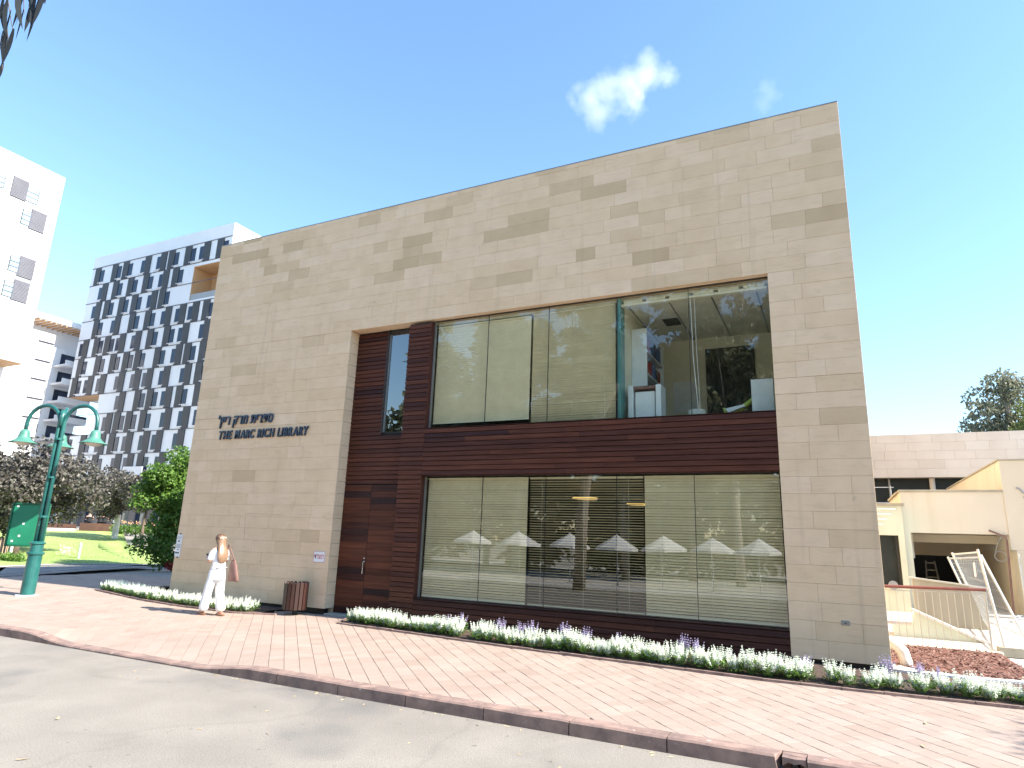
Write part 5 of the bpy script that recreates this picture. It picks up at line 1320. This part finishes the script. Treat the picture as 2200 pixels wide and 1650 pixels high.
for (a, b, n) in sprays:
    Dd = rr.uniform(5.6, 6.6)
    p0, p1 = atd(*a, Dd), atd(*b, Dd)
    sp.tube([np.array([-7.0, -11.6, 7.6]) * .2 + p0 * .8 + np.array([0, 0, .5]), p0, p0 * .5 + p1 * .5 + rr.normal(size=3) * .01, p1], [.008, .005, .0035, .002], 4)
    for i in range(n):
        f_ = i / max(1, n - 1); q = p0 + (p1 - p0) * f_ * .85; sickle(lf, q + rr.normal(size=3) * .02, rr.uniform(-.6, .9), rr.uniform(.24, .42), rr.uniform(.017, .028), rr.rand(), rr)
for i in range(60):
    e = np.array([-6.8, -8.6, 6.7]) + rr.normal(size=3) * np.array([.9, .9, .3]); 
    pj_ = e - CAM
    if (pj_ @ UP) / (pj_ @ FW) < .72 and (pj_ @ RT) / (pj_ @ FW) > -.86: continue
    for k in range(6): sickle(lf, e + rr.normal(size=3) * .12, rr.uniform(0, 6.28), rr.uniform(.2, .34), .016, rr.rand(), rr)
sp.build('twigs', 'bark', t); lf.build('leaves', 'leaf_silhouette', t)

# ================================================================== lawn edge planting, far walkway, planter with sitting people
pc = ong(222, 1147)
PD = 60.0
p0, p1 = atd(171, 1130, PD), atd(262, 1130, PD)
zp = gz(p0[0], p0[1])
t = thing('corten_planter', ((p0[0] + p1[0]) / 2, p0[1], zp), 'long low rusted steel planter at the far side of the lawn', 'planter')
zt0 = atd(200, 1124, PD)[2]
u = (p1 - p0); u[2] = 0; Lp = np.linalg.norm(u); u /= Lp; nv = np.array([-u[1], u[0], 0])
def quadbox(mb, p, u, nv, l, d, z0, z1):
    P = [p, p + u * l, p + u * l + nv * d, p + nv * d]
    mb.add([(q[0], q[1], z0) for q in P] + [(q[0], q[1], z1) for q in P], [(0, 3, 2, 1), (4, 5, 6, 7), (0, 1, 5, 4), (1, 2, 6, 5), (2, 3, 7, 6), (3, 0, 4, 7)])
mb = MB(); quadbox(mb, p0, u, nv, Lp, .1, zp - .3, zt0); quadbox(mb, p0 + nv * .9, u, nv, Lp, .1, zp - .3, zt0); mb.build('steel_side', 'corten', t)
mb = MB(); quadbox(mb, p0 + nv * .1, u, nv, Lp, .8, zp - .2, zt0 - .05); mb.build('planter_soil', 'soil', t)
mb = MB(); quadbox(mb, p0 - u * 12 + nv * .2, u, nv, 11.8, .4, zp - .3, zt0 - .12); 
one('steel_kerb', 'dark rusted low kerb running left from the planter', 'kerb', mb, 'corten')
mb = MB(); w0 = atd(-20, 1141, PD + 1.5)
quadbox(mb, p0 - u * 12.5 - nv * 1.9, u, nv, 12.3, 1.9, zp - .2, zp + .16)
struct(mb.build('far_walkway', 'concrete'))
mb = MB(); rr = np.random.RandomState(3); q0 = atd(285, 1136, 56); leaf_cloud(mb, [(q0[0] + i * .55 - 1, q0[1] + i * .28 - .5, q0[2] - .1, .45) for i in range(9)], 3000, .16, .04, rr)
one('low_shrubs', 'low green shrubs with orange flowers at the far lawn corner', 'shrub', mb, 'leaf_green', base=(q0[0], q0[1], zp))
mb = MB(); leaf_cloud(mb, [(q0[0] + i * .5 - 1.2, q0[1] + i * .25 - .6, q0[2] + .42, .18) for i in range(9)], 160, .09, .045, rr); one('orange_flowers', 'scattered orange flowers above the low shrubs', 'flowers', mb, 'loggia_wood', base=(q0[0], q0[1], zp))
mb = MB(); g = ong(140, 1196); leaf_cloud(mb, [(g[0] + .15 * i - .3, g[1], g[2] + .25 + .05 * (i % 2), .22) for i in range(5)], 160, .12, .01, rr); one('dry_bush', 'small pale dry bush at the lawn edge beside the bollard', 'bush', mb, 'pvc', base=(g[0], g[1], g[2]))
mb = MB(); g = ong(15, 1206); leaf_cloud(mb, [(g[0] + .3 * i - .9, g[1] + .1, g[2] + .12, .22) for i in range(6)], 700, .11, .03, rr); one('ground_cover', 'low bright green ground cover at the left edge by the path', 'plant', mb, 'leaf_green', base=(g[0], g[1], g[2]))
# grass blades on the lawn (near part)
mb = MB(); rr = np.random.RandomState(4)
for i in range(9000):
    px, py = rr.uniform(-10, 345), rr.uniform(1150, 1212); p = ong(px, py) if i % 6 == 0 else p + np.array([rr.normal() * .6, rr.normal() * .3, 0])
    z_ = gz(p[0], p[1]) + .02; a = rr.uniform(0, 6.28); h_ = rr.uniform(.03, .07); w_ = .006
    if i % 6 == 0: p = np.array([p[0], p[1], z_])
    mb.add([(p[0] - w_ * math.cos(a), p[1] - w_ * math.sin(a), z_ - .01), (p[0] + w_ * math.cos(a), p[1] + w_ * math.sin(a), z_ - .01), (p[0] + rr.normal() * .02, p[1] + rr.normal() * .02, z_ + h_)], [(0, 1, 2)], tone=rr.rand())
go = mb.build('grass', 'grass_blade', kind='stuff'); go['label'] = 'short mown grass blades on the lawn'
# fallen leaves and litter on the road and pavement
for (px, py, zz, label) in ((48, 1633, -.128, 'pale fallen leaf on the asphalt at the lower left'), (125, 1545, -.128, 'dry forked twig leaf on the asphalt at left'), (1505, 1626, -.128, 'pale dry leaf in the gutter near the broken kerb'), (820, 1505, -.128, 'dry leaf in the gutter under the kerb, further left'), (1990, 1555, 0, 'reddish fallen leaf on the pavement at right'), (1985, 1605, .0, 'white scrap in a paver joint at the lower right')):
    p = onz(px, py, zz) if zz < 0 else ong(px, py); mb = MB(); a = rnd.uniform(0, 3.1); L = .05; ca, sa = math.cos(a), math.sin(a)
    V = []
    for i in range(6):
        f_ = i / 5; w_ = .013 * math.sin(math.pi * (f_ * .9 + .05)); u_ = (f_ - .5) * 2 * L; cv = .02 * f_ * f_
        for s_ in (-1, 1): V.append((p[0] + ca * u_ - sa * (s_ * w_ + cv), p[1] + sa * u_ + ca * (s_ * w_ + cv), p[2] + .006 + .012 * abs(f_ - .5)))
    mb.add(V, [(2 * i, 2 * i + 1, 2 * i + 3, 2 * i + 2) for i in range(5)]); one('fallen_leaf', label, 'leaf', mb, 'fallen', 'fallen leaves')

mb = MB(); rr = np.random.RandomState(31)
for i in range(90):
    x = rr.uniform(-9, 2.4); y = -4.40 - abs(rr.normal()) * (.07 if i < 60 else .9); a = rr.uniform(0, 3.14); L = rr.uniform(.012, .04); w_ = L * .22; ca, sa = math.cos(a), math.sin(a)
    mb.add([(x - ca * L, y - sa * L, -.127), (x - sa * w_, y + ca * w_, -.121), (x + ca * L, y + sa * L, -.126), (x + sa * w_, y - ca * w_, -.124)], [(0, 1, 2, 3)], tone=rr.rand())
gl_ = mb.build('leaf_litter', 'fallen', kind='stuff'); gl_['label'] = 'scattered dry leaf bits along the gutter'

# ================================================================== PEOPLE
def skin(name, verts, edges, radii, m, parent, root=0, sub=2, off=None):
    """continuous surface grown over a skeleton (Skin + Subdivision, baked)"""
    off = ORG.get(parent.name, (0, 0, 0)) if off is None else off
    me = bpy.data.meshes.new('s'); me.from_pydata([tuple(np.array(v) - np.array(off)) for v in verts], edges, [])
    ob = bpy.data.objects.new('s', me); col.objects.link(ob)
    md = ob.modifiers.new('k', 'SKIN'); md.use_smooth_shade = True; md.branch_smoothing = .6
    sv = me.skin_vertices[0].data
    for i, r_ in enumerate(radii): sv[i].radius = r_ if hasattr(r_, '__len__') else (r_, r_)
    for i in range(len(verts)): sv[i].use_root = (i == root)
    ob.modifiers.new('u', 'SUBSURF').levels = sub
    dg = bpy.context.evaluated_depsgraph_get(); dg.update()
    out = bpy.data.meshes.new_from_object(ob.evaluated_get(dg)); bpy.data.objects.remove(ob, do_unlink=True)
    out.materials.clear(); out.materials.append(M[m]); out.name = name
    out.polygons.foreach_set('use_smooth', [True] * len(out.polygons))
    o = bpy.data.objects.new(name, out); col.objects.link(o); o.parent = parent; ORG[o.name] = ORG.get(parent.name, (0, 0, 0))
    return o
def loft(rings, n=20):
    """closed elliptical rings: (centre, half width along u, half depth along v, u dir)"""
    mb = MB(); vs = []
    for c_, a, b, ud in rings:
        ud = np.array([ud[0], ud[1], 0.0]); ud /= np.linalg.norm(ud); vd = np.array([-ud[1], ud[0], 0])
        for k in range(n):
            t_ = 2 * math.pi * k / n; vs.append(np.array(c_) + ud * a * math.cos(t_) + vd * b * math.sin(t_))
    fs = [(i * n + k, i * n + (k + 1) % n, (i + 1) * n + (k + 1) % n, (i + 1) * n + k) for i in range(len(rings) - 1) for k in range(n)]
    fs += [tuple(range(n - 1, -1, -1)), tuple(range((len(rings) - 1) * n, len(rings) * n))]
    mb.add(vs, fs); return mb

# ---- woman in white walking to the left, reading her phone
wp = ong(455, 1322); wx, wy, wz = wp
HS = 1.0
fwd = np.array([-.985, .17, 0]); fwd /= np.linalg.norm(fwd); lft = np.array([-fwd[1], fwd[0], 0])     # her left hand side (towards the camera: -lft)
if (lft @ (CAM - wp)) > 0: pass
def Wp(f, l, z): return np.array([wx, wy, wz]) + fwd * f + lft * l + np.array([0, 0, z])
wm = thing('person', wp, 'person in white clothes with long fair hair walking past the stone wall', 'person')
# skeleton: pelvis, spine, neck, head; arms with elbows bent forward, hands with fingers; legs in mid stride
V = [Wp(0, 0, .86), Wp(.01, 0, 1.02), Wp(.02, 0, 1.20), Wp(.02, 0, 1.29), Wp(.045, 0, 1.35), Wp(.075, 0, 1.42), Wp(.08, 0, 1.49)]
Ra = [(.13, .11), (.12, .09), (.12, .09), (.07, .06), (.045, .045), (.075, .08), (.072, .085)]
E_ = [(i, i + 1) for i in range(6)]
def chain(start, pts, rad):
    last = start
    for p, r_ in zip(pts, rad): V.append(p); Ra.append(r_); E_.append((last, len(V) - 1)); last = len(V) - 1
    return last
for s_ in (1, -1):
    el = Wp(.05, s_ * .185, 1.045)
    w_ = chain(3, [Wp(.02, s_ * .145, 1.275), el, Wp(.22, s_ * .12, 1.055), Wp(.31, s_ * .09, 1.085), Wp(.36, s_ * .06, 1.10)], [.05, .042, .031, .026, .028])
    for k in range(4):
        chain(w_, [Wp(.39, s_ * (.06 - .018 * (k - 1.5) * .5), 1.115 + .016 * (k - 1.5)), Wp(.415, s_ * .035, 1.118 + .014 * (k - 1.5)), Wp(.41, s_ * .01, 1.122 + .012 * (k - 1.5))], [.010, .009, .008])
    chain(w_, [Wp(.365, s_ * .03, 1.135), Wp(.38, s_ * .012, 1.15)], [.011, .009])
# legs: left leg (camera far/near) forward, right leg behind
for s_, kf, ff, kz, ah in ((1, .10, .22, .47, .075), (-1, .02, -.17, .45, .10)):
    chain(0, [Wp(.0, s_ * .09, .80), Wp(kf, s_ * .09, kz), Wp(ff - .02, s_ * .085, ah + .02), Wp(ff + .05, s_ * .085, .04), Wp(ff + .15, s_ * .09, .025)], [.085, .055, .038, .04, .03])
skin('body', V, E_, Ra, 'skin', wm, 0, 2)
# nose and ear so that the head is not a plain ball
MB().tube([Wp(.155, .0, 1.46), Wp(.178, .0, 1.437), Wp(.158, 0, 1.43)], [.008, .014, .01], 6).build('nose', 'skin', wm, smooth=True)
# hair: crown cap and long fall down the back
def H_(f, z, a, b): return (Wp(f, 0, z), a, b, lft)
hr = loft([H_(.055, 1.578, .02, .02), H_(.05, 1.57, .055, .06), H_(.045, 1.545, .082, .092), H_(.035, 1.50, .098, .10), H_(.022, 1.45, .10, .092), H_(.0, 1.40, .095, .075), H_(-.03, 1.35, .09, .055), H_(-.07, 1.29, .10, .042),
           H_(-.10, 1.22, .112, .038), H_(-.115, 1.14, .115, .034), H_(-.115, 1.08, .10, .03), H_(-.105, 1.03, .07, .024), H_(-.10, 1.005, .03, .015)], 22)
for i, q in enumerate(hr.v):
    hr.v[i] = (q[0] + rnd.uniform(-.007, .007), q[1] + rnd.uniform(-.007, .007), q[2] + rnd.uniform(-.006, .006))
hr.build('hair', 'hair', wm, smooth=True)
loft([H_(.066, 1.590, .02, .02), H_(.062, 1.582, .06, .062), H_(.058, 1.555, .09, .095), H_(.052, 1.51, .104, .102), H_(.05, 1.475, .102, .098), H_(.05, 1.46, .09, .085)], 18).build('dark_hair_crown', 'hair_dark', wm, smooth=True)
mb = MB()
for s_ in (-.045, 0, .045): mb.tube([Wp(-.045, s_ - .02, 1.50), Wp(-.065, s_, 1.525), Wp(-.045, s_ + .022, 1.50)], .012, 6)
mb.build('hair_clip', 'pvc', wm)
# white top: torso and elbow sleeves as one skin
V = [Wp(0, 0, .84), Wp(.0, 0, .92), Wp(.012, 0, 1.05), Wp(.02, 0, 1.18), Wp(.02, 0, 1.27), Wp(.03, 0, 1.315)]
Ra = [(.165, .135), (.16, .13), (.145, .115), (.155, .115), (.12, .09), (.065, .06)]
E_ = [(i, i + 1) for i in range(5)]
for s_ in (1, -1): chain(4, [Wp(.018, s_ * .145, 1.265), Wp(.03, s_ * .172, 1.18), Wp(.045, s_ * .183, 1.09), Wp(.05, s_ * .185, 1.075)], [.058, .056, .054, .053])
skin('top', V, E_, Ra, 'cloth_white', wm, 2, 2)
# wide white trousers
V = [Wp(0, 0, .93), Wp(0, 0, .84), Wp(0, 0, .78)]; Ra = [(.14, .12), (.16, .14), (.14, .13)]; E_ = [(0, 1), (1, 2)]
for s_, kf, ff, kz in ((1, .11, .20, .46), (-1, .0, -.16, .44)):
    chain(2, [Wp(kf * .4, s_ * .095, .66), Wp(kf, s_ * .095, kz), Wp(kf * .35 + ff * .65, s_ * .09, .22), Wp(ff, s_ * .088, .06)], [.11, .088, .098, .115])
skin('trousers', V, E_, Ra, 'cloth_white', wm, 1, 2)
for s_, ff in ((1, .22), (-1, -.17)):
    mb = loft([(Wp(ff + .03, s_ * .087, .0), .05, .15, lft), (Wp(ff + .03, s_ * .087, .025), .052, .152, lft), (Wp(ff + .03, s_ * .087, .03), .045, .14, lft)], 16)
    so = mb.build('sandal', 'sandal', wm, smooth=False)
    MB().tube([Wp(ff + .08, s_ * .087 - .05, .02), Wp(ff + .09, s_ * .087, .075), Wp(ff + .08, s_ * .087 + .05, .02)], .012, 6).build('strap', 'sandal', so)
MB().poly([(0, 0), (1, 0), (1, 1), (0, 1)], 2, 0, 1)
ph = MB(); pc_ = Wp(.40, 0, 1.13)
P_ = [pc_ - lft * .035 - np.array([0, 0, .045]), pc_ + lft * .035 - np.array([0, 0, .045]), pc_ + lft * .035 + np.array([0, 0, .05]) + fwd * .06, pc_ - lft * .035 + np.array([0, 0, .05]) + fwd * .06]
ph.add(P_ + [p + fwd * .009 for p in P_], [(0, 1, 2, 3), (7, 6, 5, 4), (0, 4, 5, 1), (1, 5, 6, 2), (2, 6, 7, 3), (3, 7, 4, 0)]); one('phone', 'dark phone held by the walking person', 'phone', ph, 'dark')
# shoulder bag hanging on her right (far right in view)
SB = -1
bg_ = thing('shoulder_bag', Wp(-.17, SB * .20, .66), 'brown soft shoulder bag hanging behind the walking person', 'bag')
bagl = loft([(Wp(-.18, SB * .25, .66), .17, .045, fwd), (Wp(-.18, SB * .25, .69), .18, .06, fwd), (Wp(-.17, SB * .24, .85), .15, .06, fwd), (Wp(-.155, SB * .235, .98), .105, .045, fwd), (Wp(-.145, SB * .23, 1.08), .05, .02, fwd)], 18)
for i, q in enumerate(bagl.v): bagl.v[i] = (q[0] + rnd.uniform(-.007, .007), q[1] + rnd.uniform(-.007, .007), q[2] + rnd.uniform(-.006, .006))
bagl.build('bag_body', 'bag', bg_, smooth=True)
MB().tube([Wp(-.20, SB * .23, 1.04), Wp(-.06, SB * .20, 1.26), Wp(.01, SB * .17, 1.385), Wp(.06, SB * .20, 1.26), Wp(-.08, SB * .24, 1.04)], .012, 6).build('strap', 'bag', bg_, smooth=True)

# ---- people sitting on the far planter, backs to the lawn
def sitter(p, mtop, mhair, label, lean=0.0, sc=1.0):
    e = thing('person', p, label, 'person', 'people sitting on the far planter')
    d = nv; s = u
    def Q(f, l, z): return np.array(p) + (d * f + s * l) * sc + np.array([0, 0, z]) * sc
    V = [Q(0, 0, .12), Q(.02 + lean * .3, 0, .32), Q(.04 + lean * .7, 0, .52), Q(.06 + lean, 0, .60), Q(.08 + lean, 0, .68), Q(.1 + lean, 0, .78), Q(.1 + lean, 0, .84)]
    Ra = [(.17, .12), (.15, .11), (.16, .1), (.07, .07), (.05, .05), (.085, .09), (.06, .06)]; E_ = [(i, i + 1) for i in range(6)]
    def ch(st, pts, rad):
        l_ = st
        for q, r_ in zip(pts, rad): V.append(q); Ra.append(r_); E_.append((l_, len(V) - 1)); l_ = len(V) - 1
    for k in (1, -1):
        ch(2, [Q(.06 + lean * .8, k * .2, .50), Q(.12 + lean * .5, k * .25, .26), Q(.34, k * .15, .20), Q(.42, k * .12, .20)], [.055, .045, .035, .03])
        ch(0, [Q(.2, k * .1, .10), Q(.5, k * .12, .10), Q(.52, k * .12, -.35), Q(.62, k * .12, -.40)], [.085, .065, .045, .04])
    b = skin('body', V, E_, Ra, 'skin', e, 0, 1)
    V = [Q(0, 0, .06), Q(0, 0, .14), Q(.02 + lean * .3, 0, .33), Q(.04 + lean * .7, 0, .51), Q(.06 + lean, 0, .585)]; Ra = [(.19, .14), (.19, .14), (.17, .125), (.175, .115), (.07, .07)]; E_ = [(i, i + 1) for i in range(4)]
    def ch(st, pts, rad):
        l_ = st
        for q, r_ in zip(pts, rad): V.append(q); Ra.append(r_); E_.append((l_, len(V) - 1)); l_ = len(V) - 1
    for k in (1, -1): ch(3, [Q(.06 + lean * .8, k * .2, .50), Q(.11 + lean * .5, k * .25, .28)], [.07, .06])
    skin('shirt', V, E_, Ra, mtop, e, 2, 1)
    V = [Q(0, 0, .1), Q(.05, 0, .1)]; Ra = [(.19, .13), (.17, .12)]; E_ = [(0, 1)]
    def ch(st, pts, rad):
        l_ = st
        for q, r_ in zip(pts, rad): V.append(q); Ra.append(r_); E_.append((l_, len(V) - 1)); l_ = len(V) - 1
    for k in (1, -1): ch(1, [Q(.2, k * .1, .10), Q(.5, k * .12, .10), Q(.52, k * .12, -.3)], [.1, .08, .065])
    skin('trousers', V, E_, Ra, 'cloth_jean', e, 0, 1)
    loft([(Q(.10 + lean, 0, .93), .03, .03, s), (Q(.09 + lean, 0, .91), .08, .085, s), (Q(.08 + lean, 0, .82), .105, .1, s), (Q(.07 + lean, 0, .74), .09, .07, s), (Q(.06 + lean, 0, .70), .06, .04, s)], 12).build('hair', mhair, e, smooth=True)
def onplanter(px): 
    f_ = (px - 171) / (262 - 171); q = p0 + u * Lp * f_ + nv * .05; return (q[0], q[1], zt0)
sitter(onplanter(189), 'cloth_black', 'hair_dark', 'person in black sitting alone at the left end of the rusty planter')
sitter(onplanter(213), 'cloth_black', 'hair_dark', 'person in black sitting on the planter, left of a close pair', lean=.05)
sitter(onplanter(222), 'cloth_black', 'hair_dark', 'person in black sitting on the planter, right of a close pair')
sitter(onplanter(245), 'cloth_pale', 'hair_dark', 'person in pale top sitting on the planter near the wrapped trunk', lean=.02)

# ================================================================== ACROSS THE ROAD (seen mirrored in the panes)
def mirror_x(px, Y): return ony(px, 1165, Y)[0]
umb = None
names = ['first', 'second', 'third', 'fourth', 'fifth', 'sixth', 'seventh', 'eighth']
for i, px in enumerate((1015, 1118, 1225, 1325, 1425, 1530, 1628)):
    Yu = 30.0; x = mirror_x(px, Yu + .15); y = -Yu + .15; zb = ground_z(x, y) + .05
    lab = 'white square cafe umbrella mirrored in the ground floor panes, %s from the left' % names[i]
    if umb is None:
        umb = thing('cafe_umbrella', (x, y, zb), lab, 'umbrella', 'cafe umbrellas across the road'); um_loc = (x, y, zb)
        MB().tube([(x, y, zb), (x, y, zb + 3.25)], .035, 8).build('umbrella_pole', 'galv', umb)
        MB().cbox(x - .3, x + .3, y - .3, y + .3, zb, zb + .08, .01).build('umbrella_base', 'concrete_wall', umb)
        mb = MB(); w_ = 1.35; zc, ze = zb + 3.2, zb + 2.45
        ring = [(math.cos(a) * w_, math.sin(a) * w_) for a in np.linspace(.39, .39 + 2 * math.pi, 9)[:-1]]
        vs = [(x, y, zc)] + [(x + a, y + b, ze) for a, b in ring] + [(x + a, y + b, ze - .16) for a, b in ring]
        mb.add(vs, [(0, 1 + k, 1 + (k + 1) % 8) for k in range(8)] + [(1 + k, 9 + k, 9 + (k + 1) % 8, 1 + (k + 1) % 8) for k in range(8)]); mb.build('canopy', 'canopy', umb)
    else:
        c_ = copy_tree(umb); c_.location = (x, y, zb); c_['label'] = lab; c_.rotation_euler = (0, 0, rnd.uniform(-.3, .3))
tl = [(-31.6, -37, 23), (-28, -41, 27), (-23.5, -38, 26), (-19, -41, 28), (-14.5, -38, 25), (-10, -41, 28), (-6, -37, 25), (-1.5, -40, 28)]
for i, (x, y, h_) in enumerate(tl):
    zb = ground_z(x, y)
    tree('park_tree', 'tall eucalyptus across the road mirrored in the panes, %s from the left' % names[i], (x, y, zb), np.array([x, y, zb + h_ * .62]), 3.0, h_ * .38, 70, 9000, .55, .13, 'leaf_euc', 'bark_pale', .26, 60 + i, .7, 1.3, droop=1.0, group='trees across the road')

bm_ = MB(); rr = np.random.RandomState(77)
cl = [(rr.uniform(-62, 30), rr.uniform(-54, -46), rr.uniform(.5, 15.5) ** 1.0, rr.uniform(1.6, 2.8)) for i in range(420)]
leaf_cloud(bm_, cl, 60000, .8, .26, rr, .6)
wo = bm_.build('far_wood', 'leaf_euc', kind='stuff'); wo['label'] = 'dense belt of trees far across the road'

# ================================================================== CLOUDS (real volumes far beyond)
def cloud(name, label, blobs, Y, dens):
    pts = [(ony(px, py, Y), r_ * Y / FPX * 1.32) for px, py, r_ in blobs]
    P = np.array([p for p, r_ in pts]); Rr = np.array([r_ for p, r_ in pts])
    lo = (P - Rr[:, None] * 1.5).min(0); hi = (P + Rr[:, None] * 1.5).max(0)
    c_ = (lo + hi) / 2
    mb = MB().box(lo[0], hi[0], lo[1], hi[1], lo[2], hi[2])
    m = bpy.data.materials.new(name + '_vapour'); m.use_nodes = True; nt = m.node_tree
    for n in list(nt.nodes): nt.nodes.remove(n)
    out = N(nt, 'ShaderNodeOutputMaterial'); vol = N(nt, 'ShaderNodeVolumePrincipled'); nt.links.new(vol.outputs[0], out.inputs['Volume'])
    vol.inputs['Color'].default_value = (1, 1, 1, 1); vol.inputs['Anisotropy'].default_value = .2
    geo = N(nt, 'ShaderNodeNewGeometry')
    no = N(nt, 'ShaderNodeTexNoise'); S = 1.0 / (Rr.mean()); no.inputs['Scale'].default_value = S * .9; no.inputs['Detail'].default_value = 6; no.inputs['Roughness'].default_value = .6
    nt.links.new(geo.outputs['Position'], no.inputs['Vector'])
    acc = None
    for p, r_ in pts:
        d_ = N(nt, 'ShaderNodeVectorMath', operation='DISTANCE'); d_.inputs[1].default_value = tuple(p); nt.links.new(geo.outputs['Position'], d_.inputs[0])
        q = N(nt, 'ShaderNodeMath', operation='DIVIDE'); q.inputs[1].default_value = r_; nt.links.new(d_.outputs['Value'], q.inputs[0])
        e = N(nt, 'ShaderNodeMath', operation='SUBTRACT'); e.inputs[0].default_value = 1.0; nt.links.new(q.outputs[0], e.inputs[1])
        if acc is None: acc = e
        else:
            mxn = N(nt, 'ShaderNodeMath', operation='SMOOTH_MAX'); mxn.inputs[2].default_value = .25
            nt.links.new(acc.outputs[0], mxn.inputs[0]); nt.links.new(e.outputs[0], mxn.inputs[1]); acc = mxn
    nn = N(nt, 'ShaderNodeMath', operation='MULTIPLY_ADD'); nn.inputs[1].default_value = 2.6; nn.inputs[2].default_value = -1.42; nt.links.new(no.outputs[0], nn.inputs[0])
    ad = N(nt, 'ShaderNodeMath', operation='ADD'); nt.links.new(acc.outputs[0], ad.inputs[0]); nt.links.new(nn.outputs[0], ad.inputs[1])
    mr = N(nt, 'ShaderNodeMapRange'); mr.inputs[1].default_value = -.05; mr.inputs[2].default_value = 1.1; mr.inputs[3].default_value = 0; mr.inputs[4].default_value = dens / Rr.mean()
    nt.links.new(ad.outputs[0], mr.inputs[0]); nt.links.new(mr.outputs[0], vol.inputs['Density'])
    o = one(name, label, 'cloud', mb, m, base=tuple(c_)); o['kind'] = 'stuff'
    return o
cloud('cloud', 'small puffy white cloud above the library roof', [(1265, 215, 42), (1310, 205, 46), (1350, 185, 46), (1390, 165, 40), (1395, 125, 26), (1430, 160, 26), (1290, 240, 40), (1360, 230, 34)], 700, .55)
cloud('cloud', 'faint small wisp of cloud near the right roof corner', [(1648, 185, 22), (1655, 205, 22), (1640, 222, 22)], 700, .09)
